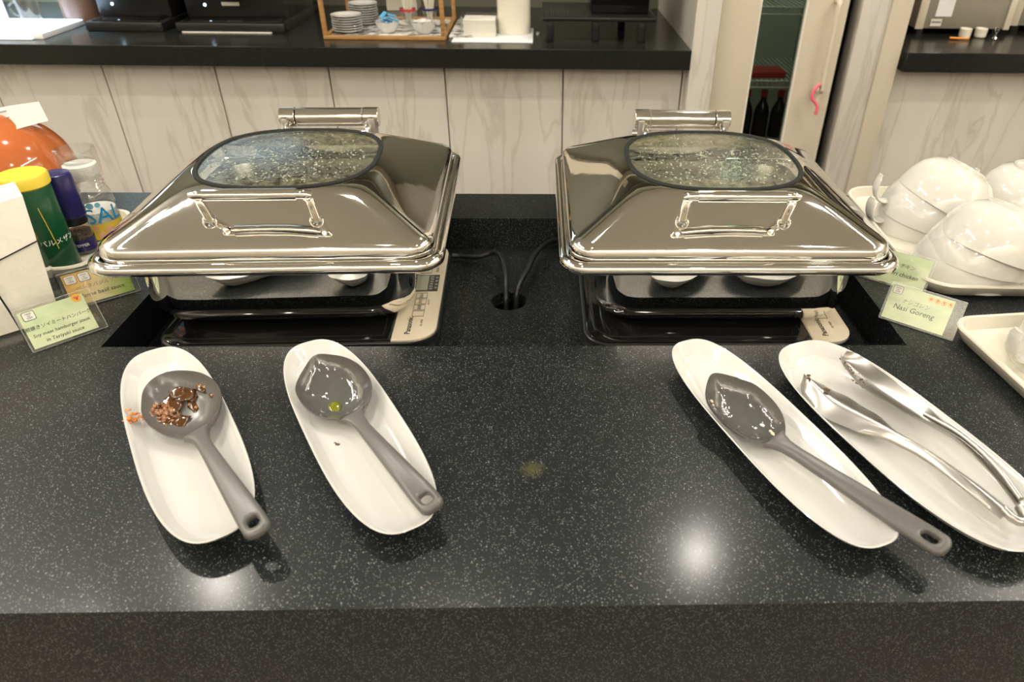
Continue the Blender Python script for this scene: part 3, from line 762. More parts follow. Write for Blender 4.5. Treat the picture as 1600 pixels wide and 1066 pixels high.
def vee(t): return .0065 * (1 - t) + .0035
arm([(.2960, .6370, .0260), (.3160, .5960, .0230), (.3480, .5550, .0240), (.3750, .5080, .0300), (.3960, .4640, .0310), (.4150, .4280, .0270)], W1, lambda t: -vee(t), lambda t: math.radians(8 - 6 * t))
arm([(.3500, .6680, .0260), (.3700, .6250, .0180), (.3980, .5680, .0190), (.4150, .5250, .0260), (.4240, .4750, .0290), (.4290, .4320, .0270)], W2, vee, lambda t: math.radians(4 - 20 * min(1, t * 1.6)))
tube('rib', spline([(.4010, .5640, .0270), (.4180, .5240, .0330), (.4270, .4780, .0350), (.4310, .4400, .0310)], 6), .0028, M['steel_sat'], tg)
bm = bmesh.new(); bm_tube(bm, spline([(.4135, .4330, .0255), (.4160, .4240, .0250), (.4215, .4190, .0250), (.4270, .4240, .0250), (.4290, .4350, .0255)], 6), .0042, 12)
finish('pivot', bm, M['steel_sat'], tg)
bm = bmesh.new()
for k in range(38):
    t = rnd.uniform(0, 1); x = .350 + .022 * t * rnd.uniform(.2, 1.2); y = .660 - .045 * t + rnd.uniform(-.004, .006)
    blob(bm, (x - .004, y, .0285 - .0085 * t), (rnd.uniform(.0005, .0017),) * 2 + (.0008,), k)
for (x, y) in ((.303, .633), (.301, .628), (.314, .608), (.316, .606)): blob(bm, (x - .003, y, .0265), (.0022, .0018, .001), x)
s = finish('herb_flecks', bm, M['herb'], ang=180); tag(s, 'brown and yellow herb flecks on the tong scoops', 'food', kind='stuff')

# ============================================================ SIGN CARDS
def card(name_label, bl, br, zt, lean, lines, paper, icons, extra=None, foot=.02, pm=(0, 0, 0, 0), shade=None):
    """acrylic stand: bl/br bottom corners on the counter"""
    bl = Vector((*bl, 0)); br = Vector((*br, 0)); u = (br - bl); W = u.length; u.normalize(); back = Vector((-u.y, u.x, 0))
    root = tag(empty('sign_holder', tuple(bl)), name_label, 'sign')
    v = (back * lean + Vector((0, 0, zt))); H = v.length; v.normalize()
    fm = frame((0, 0, .0012), u, v)     # local: x along the card, y up the card, z out to the viewer
    box('acrylic_pane', 0, W, 0, H, -.0042, -.0030, M['acrylic'], root, mtx=fm)
    box('acrylic_pane', 0, W, 0, H, 0.0004, .0014, M['acrylic'], root, mtx=fm)
    bm = bmesh.new()
    for a in ((0, W, H - .0006, H + .0004, -.0042, .0016), (-.0006, .0002, 0, H, -.0042, .0016), (W - .0002, W + .0006, 0, H, -.0042, .0016), (0, W, -.0006, .0006, -.0042, .0016)):
        bm_box(bm, *a, mtx=fm)
    finish('acrylic_edge', bm, M['acrylic_edge'], root, smooth=False)
    bm = bmesh.new(); f2 = frame((0, 0, .0008), u, back); bm_box(bm, 0, W, 0, lean + foot, -.0006, .0006, mtx=f2); finish('foot', bm, M['acrylic'], root, smooth=False)
    px0, px1, py0, py1 = pm
    pp = box('paper_card', px0, W - px1, py0, H - py1, -.0026, -.0012, paper, root, mtx=fm)
    for (t, x, y, size, sh) in lines:
        text('lettering', t, size, fm @ T((x * W, y * H, -.0010)), M['ink'] if sh else M['ink_soft'], pp, .0003, shear=.15)
    for (x, y, w_, h_, ring) in icons:
        bm = bmesh.new(); K = 24
        o1 = [fm @ Vector((x * W + a, y * H + b, -.0008)) for a, b, _ in rrect(w_ / 2, h_ / 2, .0022, 0, ks=1, ka=4)]
        bm.faces.new([bm.verts.new(p) for p in o1]); finish('badge_border', bm, ring, pp, smooth=False)
        bm = bmesh.new()
        o1 = [fm @ Vector((x * W + a, y * H + b, -.0006)) for a, b, _ in rrect(w_ / 2 - .0007, h_ / 2 - .0007, .0018, 0, ks=1, ka=4)]
        bm.faces.new([bm.verts.new(p) for p in o1]); bd = finish('badge', bm, M['paper'], pp, smooth=False)
        text('lettering', 'MADE', .0026, fm @ T((x * W, y * H + h_ * .22, -.0004)), M['ink'], pp, .0002)
        text('lettering', 'with', .0020, fm @ T((x * W, y * H + h_ * .02, -.0004)), M['ink'], pp, .0002)
        text('lettering', 'USA', .0034, fm @ T((x * W, y * H - h_ * .22, -.0004)), M['ink'], pp, .0002, shear=.3)
    if extra: extra(fm, W, H, pp)
    return root
M['dgreen'] = mat('dark green line', (.05, .08, .05), .5)
M['rline'] = mat('red line', (.55, .08, .03), .5)
M['obadge'] = mat('orange sun', (.90, .45, .05), .5)
def disk(fm, x, y, r, m, pp, name='sun_mark', z=-.0008):
    bm = bmesh.new(); bm.faces.new([bm.verts.new(fm @ Vector((x + r * math.cos(2 * PI * i / 24), y + r * math.sin(2 * PI * i / 24), z))) for i in range(24)])
    finish(name, bm, m, pp, smooth=False)
def extraA(fm, W, H, pp):
    disk(fm, W * .80, H * .86, .0052, M['obadge'], pp)
    for dx, an in ((-.0012, .5), (0.0003, 0), (.0018, -.5)):
        bm = bmesh.new(); bm_box(bm, -.0005, .0005, -.0026, .0022, 0, .0002, mtx=fm @ T((W * .80 + dx, H * .86, -.0006)) @ Matrix.Rotation(an, 4, 'Z')); finish('sprout_mark', bm, M['rline'], pp, smooth=False)
card('clear sign stand with green card reading soy meat hamburger steak', (-.6135, .7180), (-.5545, .7765), .046, .027,
     [('照焼きソイミートハンバーグ', .465, .50, .0056, 1), ('Soy meat hamburger steak', .465, .33, .0058, 1), ('in Teriyaki sauce', .465, .17, .0062, 1)],
     M['green_paper'], [(.16, .80, .0135, .0115, M['dgreen'])], extraA, pm=(.003, .009, .003, .004))
# orange-to-green card
yg = mat('orange to green card', (.7, .5, .15), .6); n, l, b = NT(yg)
tc = n.new('ShaderNodeTexCoord'); sp = n.new('ShaderNodeSeparateXYZ'); l.new(tc.outputs['Object'], sp.inputs[0])
nz = n.new('ShaderNodeTexNoise'); nz.inputs['Scale'].default_value = 30; l.new(tc.outputs['Object'], nz.inputs['Vector'])
ad = n.new('ShaderNodeMath'); ad.operation = 'MULTIPLY_ADD'; ad.inputs[1].default_value = .02; l.new(nz.outputs['Fac'], ad.inputs[0]); l.new(sp.outputs[0], ad.inputs[2])
mr = n.new('ShaderNodeMapRange'); mr.inputs['From Min'].default_value = 0; mr.inputs['From Max'].default_value = .070; l.new(ad.outputs[0], mr.inputs[0])
cr = n.new('ShaderNodeValToRGB'); e = cr.color_ramp.elements; e[0].position = .12; e[0].color = (.78, .46, .10, 1); e[1].position = .85; e[1].color = (.30, .42, .10, 1)
k_ = e.new(.5); k_.color = (.76, .62, .36, 1); l.new(mr.outputs[0], cr.inputs[0]); l.new(cr.outputs[0], b.inputs['Base Color'])
card('clear sign stand with orange and green card reading basil sauce, behind the green card', (-.6220, .8165), (-.5560, .8700), .042, .024,
     [('ペンネバジルソース', .52, .50, .0066, 0), ('Penne basil sauce', .50, .28, .0076, 1)],
     yg, [(.15, .78, .0140, .0120, M['rline']), (.34, .78, .0140, .0120, M['dgreen'])], pm=(.004, .006, .003, .003))
def extraD(fm, W, H, pp):
    for k in range(4):
        disk(fm, W * (.56 + .085 * k), H * .82, .0036, M['pale_orange'], pp)
        bm = bmesh.new(); bm_box(bm, -.0004, .0004, -.0018, .0018, 0, .0002, mtx=fm @ T((W * (.56 + .085 * k), H * .82, -.0006)) @ Matrix.Rotation(.6 * (k - 1.5), 4, 'Z')); bm_box(bm, -.0014, .0014, .0006, .0014, 0, .0002, mtx=fm @ T((W * (.56 + .085 * k), H * .82, -.0006))); finish('picture_mark', bm, M['rline'], pp, smooth=False)
M['pale_orange'] = mat('pale orange', (.85, .55, .25), .6)
card('clear sign stand with pale green card reading nasi goreng', (.4525, .7975), (.5245, .7400), .046, .022,
     [('ナシゴレン', .40, .58, .0070, 0), ('Nasi Goreng', .40, .40, .0098, 1)],
     M['green_paper'], [(.11, .82, .0125, .0105, M['ink_soft'])], extraD, pm=(.002, .013, .002, .003))
card('clear sign stand with green card reading chicken, half hidden behind the chafing dish', (.4610, .9180), (.5400, .8560), .046, .022,
     [('タンドリーチキン', .50, .60, .0070, 0), ('Tandoori chicken', .56, .36, .0085, 1)],
     M['green_paper'], [], None, pm=(.002, .003, .002, .003))

# ============================================================ NAPKIN STAND (front left)
u = Vector((.77, .635, 0)).normalized(); bk = Vector((-u.y, u.x, 0))
o0 = Vector((-.606, .812, 0)) - u * .024
nf = frame(o0, -u, Vector((0, 0, 1)))       # x runs to the left, y up, z = towards ... (left-handed pair flips)
ns = tag(empty('napkin_stand', tuple(o0)), 'clear acrylic napkin stand filled with white napkins, at left', 'napkin stand')
ns.rotation_euler = (0, 0, math.atan2(u.y, u.x))
# local: x = along the front (negative to the left), y = back
def L_box(name, x0, x1, y0, y1, z0, z1, m, **k): return box(name, x0, x1, y0, y1, z0, z1, m, ns, **k)
L_box('base', -.19, .012, -.03, .085, .0004, .0024, M['acrylic'])
bm = bmesh.new()
vs = [bm.verts.new(p) for p in ((-.19, -.006, 0.0024), (.011, -.006, 0.0024), (.011, .010, .105), (-.19, .004, .050), (-.19, -.0075, 0.0024), (.011, -.0075, 0.0024), (.011, .0085, .105), (-.19, .0025, .050))]
for f in ((0, 1, 2, 3), (7, 6, 5, 4), (0, 4, 5, 1), (1, 5, 6, 2), (2, 6, 7, 3), (3, 7, 4, 0)): bm.faces.new([vs[i] for i in f])
finish('front_pane', bm, M['acrylic'], ns, smooth=False)
tube('pane_edge', [(.011, .0093, .105), (-.19, .0033, .050)], .0009, M['gasket'], ns, 8)
tube('front_slot', [(-.052, .000, .083), (-.046, -.0082, .030), (-.044, -.010, .003)], .0011, M['gasket'], ns, 8)
L_box('side_pane', .0118, .0133, -.008, .080, .0024, .105, M['acrylic'])
def napkin_mesh():
    bm = bmesh.new(); nx, nz = 14, 14
    from mathutils import noise
    F = []
    for side, yy in ((0, 0.0), (1, .0052)):
        F.append([[bm.verts.new((-.186 + .186 * i / nx + .0160 * j / nz, yy + .028 * (j / nz) ** 1.3 + .0016 * noise.noise(Vector((i * .5, j * .45, 0))), .0028 + (.158 + .006 * math.sin(i * .4)) * j / nz)) for i in range(nx + 1)] for j in range(nz + 1)])
    for s in F:
        for j in range(nz):
            for i in range(nx): bm.faces.new((s[j][i], s[j][i + 1], s[j + 1][i + 1], s[j + 1][i]))
    a, b = F
    for i in range(nx):
        bm.faces.new((a[nz][i], a[nz][i + 1], b[nz][i + 1], b[nz][i])); bm.faces.new((a[0][i], a[0][i + 1], b[0][i + 1], b[0][i]))
    for j in range(nz):
        bm.faces.new((a[j][0], a[j + 1][0], b[j + 1][0], b[j][0])); bm.faces.new((a[j][nx], a[j + 1][nx], b[j + 1][nx], b[j][nx]))
    return bm
nk = finish('paper_napkin', napkin_mesh(), M['napkin'], ang=60)
OR2 = ['first', 'second', 'third', 'fourth', 'fifth', 'sixth', 'seventh', 'eighth', 'ninth', 'tenth']
for k in range(10):
    o = nk if k == 0 else nk.copy()
    if k: COL.objects.link(o)
    off = bk * (-.004 + .0057 * k); o.location = o0 + off + Vector((0, 0, rnd.uniform(-.0, .002))); o.rotation_euler = (0, 0, ns.rotation_euler[2])
    tag(o, ('frontmost' if k == 0 else 'rearmost' if k == 9 else OR2[k] + ' from front') + ' folded white napkin standing in the clear stand', 'napkin', 'napkins in the left stand')

# ============================================================ BOTTLES, TRAY AND ORANGE POT
def tray(name, cx, cy, hx, hy, rz, label, h=.022, r=.035):
    R = [rrect(hx - .02, hy - .02, r * .8, 0), rrect(hx - .008, hy - .008, r * .9, .004), rrect(hx, hy, r, h - .002), rrect(hx - .001, hy - .001, r, h), rrect(hx - .006, hy - .006, r * .9, h), rrect(hx - .012, hy - .012, r * .8, .007), rrect(hx - .022, hy - .022, r * .6, .005)]
    o = loft(name, R, M['cream'], None, True, True, ang=50); o.location = (cx, cy, .0002); o.rotation_euler = (0, 0, rz)
    return tag(o, label, 'tray')
tray('condiment_tray', -.718, .992, .070, .104, math.radians(8), 'cream tray holding the seasoning bottles')
TZ = .0056
g = tag(empty('seasoning_can', (-.697, .930, TZ)), 'green round seasoning can with yellow cap, behind the napkins', 'can')
lathe('body', [(.0001, 0), (.0275, 0), (.0285, .002), (.0285, .123), (.0275, .125)], M['green'], g, cap1=True)
lathe('cap', [(.0285, .124), (.0305, .126), (.0305, .1385), (.029, .1405), (.0001, .1405)], M['yellow'], g)
def bend_text(name, body, size, R_, ang0, z0, m, parent, shear=0):
    bm = text_bm(body, size, .0002, shear=shear)
    bmesh.ops.subdivide_edges(bm, edges=[e for e in bm.edges if e.calc_length() > .004], cuts=2)
    for v in bm.verts:
        a = ang0 + v.co.x / R_; r = R_ + .0003 + v.co.z; v.co = Vector((r * math.cos(a), r * math.sin(a), z0 + v.co.y))
    return finish(name, bm, m, parent, smooth=False)
bend_text('lettering', 'パルメザン', .010, .0286, math.radians(-30), .048, M['paper'], g)
bm = bmesh.new(); bm_tube(bm, [(.0287 * math.cos(a), .0287 * math.sin(a), .1 - .06 * i / 8 + .002 * math.sin(i * 3)) for i, a in enumerate([math.radians(-48 + 1.2 * i) for i in range(9)])], .0006, 6)
finish('yellow_line', bm, M['yel_print'], g)
pb = tag(empty('pepper_grinder', (-.688, .982, TZ)), 'small pepper bottle with tall navy blue cap', 'bottle')
lathe('cap', [(.0188, .058), (.0200, .060), (.0188, .118), (.0178, .1215), (.0155, .1225), (.0001, .1215)], M['navy'], pb, cap0=True)
lathe('collar', [(.0001, .046), (.0176, .046), (.0182, .050), (.0176, .057), (.0001, .057)], M['blackplastic'], pb)
lathe('jar', [(.0001, .0008), (.0170, .0008), (.0185, .003), (.0185, .040), (.0176, .046)], M['glass'], pb)
lathe('peppercorns', [(.0001, .002), (.0160, .002), (.0172, .004), (.0172, .033), (.0001, .035)], M['pepper'], pb)
lathe('label', [(.0187, .006), (.0188, .006), (.0188, .024), (.0187, .024)], M['navy'], pb)
bend_text('lettering', 'PEPPER', .0060, .0189, math.radians(-60), .016, M['paper'], pb)
sg = tag(empty('salt_grinder', (-.688, 1.040, TZ)), 'clear salt grinder with a blue and yellow label', 'bottle')
lathe('grinder_head', [(.0220, .092), (.0255, .094), (.0275, .112), (.0280, .134), (.0268, .1375), (.0225, .136), (.0215, .118), (.0001, .116)], M['glass'], sg)
lathe('grinder_cone', [(.0210, .093), (.0225, .096), (.0225, .114), (.0001, .1145)], M['salt'], sg, cap0=True)
lathe('neck_thread', [(.022, .078), (.0245, .080), (.0225, .083), (.0245, .086), (.0225, .089), (.023, .092)], M['glass'], sg)
lathe('jar', [(.0001, .0008), (.0265, .0008), (.0290, .004), (.0290, .062), (.026, .074), (.022, .079)], M['glass'], sg)
lathe('salt_fill', [(.0001, .003), (.0262, .003), (.0275, .006), (.0272, .044), (.0001, .046)], M['salt'], sg)
lathe('label_band', [(.0291, .003), (.0293, .003), (.0293, .028), (.0291, .028)], M['yel_print'], sg)
bend_text('lettering', 'SALT', .034, .0294, math.radians(-20), .040, M['blue_print'], sg)
bm = bmesh.new()
for (a, z, r) in ((-100, .064, .004), (-70, .066, .005), (-50, .060, .004), (-85, .060, .003)):
    a = math.radians(a)
    vv = [bm.verts.new((.0295 * math.cos(a + r / .0295 * math.cos(t)), .0295 * math.sin(a + r / .0295 * math.cos(t)), min(z, .058) + r * math.sin(t))) for t in [2 * PI * i / 12 for i in range(12)]]
    bm.faces.new(vv)
finish('light_blue_spots', bm, M['lblue_print'], sg, smooth=False)
bm = bmesh.new()
for (a, z, r) in ((-95, .012, .004), (-60, .010, .006), (-40, .018, .005), (-75, .022, .004), (-28, .012, .003)):
    a = math.radians(a)
    vv = [bm.verts.new((.0296 * math.cos(a + r / .0295 * math.cos(t)), .0296 * math.sin(a + r / .0295 * math.cos(t)), z + r * math.sin(t))) for t in [2 * PI * i / 12 for i in range(12)]]
    bm.faces.new(vv)
finish('pink_spots', bm, M['pink_print'], sg, smooth=False)

op_ = tag(empty('orange_pot', (-.868, 1.112, .0003)), 'glossy orange round pot with domed lid, far left', 'pot')
lathe('body', [(.0001, 0), (.075, 0), (.083, .004), (.100, .03), (.108, .060), (.110, .0655), (.104, .0655), (.098, .05), (.08, .012), (.0001, .010)], M['orange'], op_, n=56)
prof = [(.112, .066), (.1135, .070)] + [(.1125 * math.cos(t), .072 + .098 * math.sin(t)) for t in [PI / 2 * i / 14 for i in range(15)]]
lathe('lid', [(.104, .0658)] + prof, M['orange'], op_, n=64)
# paper sign lying over the dome
bm = bmesh.new(); K = 10; a_, b_ = [], []
for i in range(K + 1):
    t = i / K; P = Vector((-.05, -.045, 0)).lerp(Vector((.062, .045, 0)), t)
    z = .163 + .022 * math.sin(min(1, t * 1.3) * PI * .5) + (.002 * t)
    for lst, off in ((a_, Vector((.026, -.034, -.030))), (b_, Vector((-.022, .028, -.002)))):
        lst.append(bm.verts.new(P + off * (1 - .35 * t) + Vector((0, 0, z))))
for i in range(K): bm.faces.new((a_[i], a_[i + 1], b_[i + 1], b_[i]))
r_ = bmesh.ops.solidify(bm, geom=bm.faces[:], thickness=.0006)
ps = finish('paper_label', bm, M['paper'], ang=60); ps.location = (-.850, 1.110, -.012)
tag(ps, 'white printed paper sign curling over the orange dome', 'sign')
for k, tt in enumerate((.22, .5, .78)):
    bm = bmesh.new(); Q = []
    for i in range(K - 1):
        t = (i + .5) / K * .8; P = Vector((-.05, -.045, 0)).lerp(Vector((.062, .045, 0)), t); z = .1645 + .022 * math.sin(min(1, t * 1.3) * PI * .5) + .002 * t
        off = Vector((.026, -.034, -.030)).lerp(Vector((-.022, .028, -.002)), tt); Q.append(P + off * (1 - .35 * t) + Vector((0, 0, z)))
    bm_tube(bm, Q, .0007, 5); finish('print_line', bm, M['ink_soft'], ps)

# ============================================================ CUPS ON THE RIGHT
def cup_proto():
    root = empty('soup_cup')
    # upright cup turned over: mesh built inverted, opening down at z=0
    H = .066
    up = [(.0001, 0.004), (.030, .004), (.031, 0), (.0335, 0), (.0345, .004), (.048, .010), (.062, .026), (.0715, .048), (.0755, .070), (.0765, .078), (.0752, .0782), (.0738, .077), (.0722, .068), (.068, .047), (.058, .027), (.044, .013), (.0001, .0085)]
    lathe('body', [(r, max(H - z * .846, 0)) for r, z in up], M['cup'], root, n=56, ang=50)
    P = spline([(.0705, 0, H - .051), (.084, 0, H - .051), (.094, 0, H - .044), (.099, 0, H - .029), (.0985, 0, H - .010)], 6)
    bm = bmesh.new(); rings = []
    for i, p in enumerate(P):
        t = i / (len(P) - 1); tan = (P[min(i + 1, len(P) - 1)] - P[max(i - 1, 0)]).normalized(); nr = Vector((0, 1, 0)).cross(tan)
        w_ = .0095 + .002 * math.sin(t * PI); th = .0034
        if t > .93: w_ *= .75; th *= .7
        rings.append([tuple(p + Vector((0, 1, 0)) * (w_ * math.cos(2 * PI * k / 14)) + nr * (th * math.sin(2 * PI * k / 14))) for k in range(14)])
    bm_loft(bm, rings); finish('handle', bm, M['cup'], root)
    return root
cp = cup_proto(); first = True
def cup(x, y, z, rz, tx, ty, label):
    global first
    c = cp if first else copy_tree(cp); first = False
    c.location = (x, y, z); c.rotation_mode = 'XYZ'
    c.matrix_world = T((x, y, z)) @ Matrix.Rotation(math.radians(tx), 4, 'X') @ Matrix.Rotation(math.radians(ty), 4, 'Y') @ Matrix.Rotation(math.radians(rz), 4, 'Z')
    tag(c, label, 'cup', 'upturned soup cups on the cream trays'); return c
tray('serving_tray', .765, 1.022, .228, .186, math.radians(-2), 'cream tray under the three stacks of upturned cups', r=.05)
tray('serving_tray', .705, .665, .170, .118, math.radians(6), 'cream tray at the right edge, in front of the larger cup tray', r=.03)
CUPS = [
 (.630, .922, .0056, -20, 0, 0, 'upturned white cup at the bottom of the middle stack nearest the signs'),
 (.639, .920, .0245, -12, -4, 9, 'upturned white cup in the middle of the stack nearest the signs'),
 (.650, .916, .0440, -20, -6, 17, 'upturned white cup on top of the stack nearest the signs'),
 (.632, 1.080, .0056, 188, 0, 0, 'upturned white cup at the bottom of the stack beside the right chafing dish'),
 (.636, 1.078, .0235, 176, 2, 8, 'second upturned cup in the stack beside the right chafing dish'),
 (.653, 1.076, .0480, 60, 0, 24, 'tilted top cup of the stack beside the right chafing dish'),
 (.815, 1.115, .0056, 172, 0, 0, 'upturned white cup at the bottom of the rear right stack'),
 (.817, 1.115, .0300, 180, 0, 3, 'upturned white cup on top of the rear right stack'),
 (.648, .681, .0056, 185, 0, 0, 'upturned white cup at the bottom of the stack on the front right tray'),
 (.654, .681, .0260, 60, -4, 7, 'second upturned white cup in the stack on the front right tray'),
 (.662, .681, .0480, 70, -4, 14, 'upturned white cup on top of the stack on the front right tray'),
]
for c in CUPS: cup(*c)

# ============================================================ BACK COUNTER THINGS
# fridge with glass door
fg = tag(empty('glass_door_fridge', (0, 0, 0)), 'tall beige framed glass door fridge beside the marble pillar', 'fridge')
YD = 2.47
box('cabinet', .5755, .58, YD + .03, YF - .02, FZ, 1.3, M['beige'], fg); box('cabinet_side', 1.00, 1.004, YD + .03, YF - .02, FZ, 1.3, M['dark_gap'], fg)
box('cabinet_back', .5755, 1.004, YF - .03, YF - .02, FZ, 1.3, M['wall_dark'], fg)
dr_ = box('door', .580, .7035, YD, YD + .03, FZ + .02, 1.3, M['beige'], fg, bev=.001)
box('door_stile', .8580, .9900, YD, YD + .03, FZ + .02, 1.3, M['beige'], dr_, bev=.001)
box('door_rail', .7035, .8580, YD, YD + .03, FZ + .02, FZ + .12, M['beige'], dr_); box('door_rail', .7035, .8580, YD, YD + .03, 1.2, 1.3, M['beige'], dr_)
box('glazing_bead', .7035, .7085, YD - .001, YD + .028, FZ + .12, 1.2, M['ceil_trim'], dr_); box('glazing_bead', .8530, .8580, YD - .001, YD + .028, FZ + .12, 1.2, M['ceil_trim'], dr_)
box('glass_pane', .7085, .8530, YD + .012, YD + .017, FZ + .12, 1.2, M['fridge_glass'], dr_)
tube('door_handle', spline([(.946, YD - .001, .150), (.946, YD - .030, .148), (.944, YD - .034, .10), (.944, YD - .034, -.09), (.946, YD - .030, -.125), (.946, YD - .001, -.128)], 6), .0085, M['beige'], fg, 12)
for z in (.118, -.118, -.34):
    bm = bmesh.new()
    bm_tube(bm, [(.60, YD + .07, z), (.99, YD + .07, z)], .003, 6); bm_tube(bm, [(.60, YD + .07, z - .022), (.99, YD + .07, z - .022)], .003, 6)
    for k in range(22): bm_tube(bm, [(.61 + k * .018, YD + .07, z - .022), (.61 + k * .018, YD + .07, z), (.61 + k * .018, YD + .42, z)], .0022, 5)
    finish('wire_shelf', bm, M['ceil_trim'], fg)
tag(tube('hanging_tag', spline([(.935, YD - .040, -.100), (.918, YD - .042, -.118), (.915, YD - .042, -.145), (.930, YD - .040, -.160), (.940, YD - .042, -.175), (.938, YD - .042, -.200)], 5), .0055, M['pink']), 'pink cord looped at the foot of the fridge handle', 'cord')
area_disk('fridge_fill_lamp', (.78, YD + .20, 1.1), .12, 1.6, (.75, 1.0, .85)).data.energy = 4  # unseen lamp added to brighten the shelves behind the glass
box('inner_back', .60, .99, YD + .44, YD + .45, FZ, 1.3, M['ceil_trim'], fg)
# bottles in the fridge on the lower shelf
fb = tag(empty('drink_bottle', (.69, YD + .16, -.3385)), 'dark bottle with red cap standing in the fridge', 'bottle', 'bottles inside the fridge')
lathe('body', [(.0001, 0), (.027, 0), (.028, .003), (.028, .085), (.022, .110), (.011, .130), (.0105, .150)], M['blackglass'], fb, n=20, cap1=True)
lathe('cap', [(.0125, .145), (.0125, .168), (.0001, .169)], M['red'], fb, n=16)
for k in range(1, 5):
    c = copy_tree(fb); c.location = (.69 + .062 * k, YD + .16, -.3385)
rb = box('drink_carton', .68, .86, YD + .10, YD + .2, -.116, -.095, M['red'], None, bev=.002); tag(rb, 'flat red pack lying on the fridge shelf', 'pack')

# white board with glass cup, far left
wbd = tag(empty('serving_board', (-1.88, 2.62, .0004)), 'white board at the far left end of the back counter', 'board')
bm = bmesh.new(); bm_box(bm, -.28, .255, -.105, .15, 0, .018, .002); finish('board', bm, M['white_board'], wbd)
box('under_board', -.28, .225, -.118, .15, 0, .004, M['white_board'], wbd, bev=.001)
gc = tag(empty('glass_cup', (-1.745, 2.68, .0188)), 'clear glass cup with handle on the white board', 'cup')
lathe('body', [(.0001, 0), (.028, 0), (.030, .002), (.038, .085), (.0365, .085), (.0285, .006), (.0001, .005)], M['glass'], gc, n=32)
tube('handle', spline([(-.030, 0, .02), (-.055, 0, .03), (-.062, 0, .055), (-.036, 0, .072)], 6), .004, M['glass'], gc, 8)
cl = box('brochure', -2.15, -1.84, 2.70, 2.705, .019, .13, M['white_board']); tag(cl, 'pale blue white leaflet standing on the far left board', 'leaflet')
wd_ = tag(loft('wooden_drum', [sellipse(.066, .066, z, 40, 2) for z in (0.0005, .15)], M['brown']), 'brown round canister behind the glass cup', 'canister'); wd_.location = (-1.655, 2.835, 0)

def machine(name, x0, x1, y0, label, cat='coffee machine'):
    r = tag(empty(name, (0, 0, .0004)), label, cat)
    box('drip_base', x0, x1, y0, YF - .12, 0, .030, M['blackplastic'], r, bev=.004)
    box('drip_grille', x0 + .02, x1 - .02, y0 + .012, y0 + .12, .030, .034, M['blackglass'], r, bev=.001)
    box('body', x0 + .004, x1 - .004, y0 + .10, YF - .12, .030, .38, M['blackplastic'], r, bev=.008)
    hd = box('head', x0 + .004, x1 - .004, y0 + .005, y0 + .11, .16, .38, M['blackglass'], r, bev=.008)
    box('spout', (x0 + x1) / 2 - .03, (x0 + x1) / 2 + .03, y0 + .03, y0 + .08, .10, .16, M['blackplastic'], r, bev=.004)
    return r
mc1 = machine('coffee_machine', -1.56, -1.30, 2.655, 'black coffee machine left of the wider one on the back counter')
mc2 = machine('coffee_machine', -1.255, -.885, 2.655, 'wide black coffee machine beside the wooden framed box')
for (x, mm_) in ((-1.50, mc1), (-1.18, mc2)):
    bm = bmesh.new(); lathe('x', [(.0001, 0), (.004, 0), (.0045, .001), (.004, .002), (.0001, .003)], None, bm=bm, n=12, mtx=T((x, 2.755, .072)) @ Matrix.Rotation(PI / 2, 4, 'X')); finish('indicator_light', bm, M['led'], mm_)
box('front_badge', -1.12, -1.06, 2.750, 2.756, .070, .082, M['ceil_trim'], mc2, bev=.001)
box('metal_strip', -1.235, -.93, 2.648, 2.6545, .0, .003, M['ceil_trim'], mc2)
ab = tag(box('acrylic_screen', -.862, -.858, 2.62, 2.95, .0005, .30, M['acrylic'], None), 'clear upright acrylic sheet left of the wooden framed box', 'screen')

# wooden framed acrylic box with tableware
fb_ = tag(empty('display_case', (0, 0, .0006)), 'wood framed open display box of small dishes on the back counter', 'display box')
x0, x1, y0, y1, hh = -.730, -.322, 2.560, 2.93, .26
box('bottom_rail', x0, x1, y0, y0 + .014, 0, .012, M['wood'], fb_, bev=.001); box('bottom_rail', x0, x1, y1 - .014, y1, 0, .012, M['wood'], fb_, bev=.001)
for (xa, ya) in ((x0, y0), (x1 - .014, y0), (x0, y1 - .014), (x1 - .014, y1 - .014)):
    box('corner_post', xa, xa + .014, ya, ya + .014, .012, hh, M['wood'], fb_, bev=.001)
box('side_rail', x0, x0 + .014, y0 + .014, y1 - .014, 0, .012, M['wood'], fb_); box('side_rail', x1 - .014, x1, y0 + .014, y1 - .014, 0, .012, M['wood'], fb_)
box('top_rail', x0, x1, y0, y0 + .014, hh, hh + .012, M['wood'], fb_); box('top_rail', x0, x1, y1 - .014, y1, hh, hh + .012, M['wood'], fb_)
box('tray_base', x0 + .014, x1 - .014, y0 + .014, y1 - .014, .002, .006, M['marble_tray'], fb_)
mt = box('marble_tray', -.315, -.235, 2.60, 2.93, .0006, .008, M['marble_tray'], None, bev=.002)
tag(mt, 'grey marble patterned tray right of the wood framed box', 'tray')
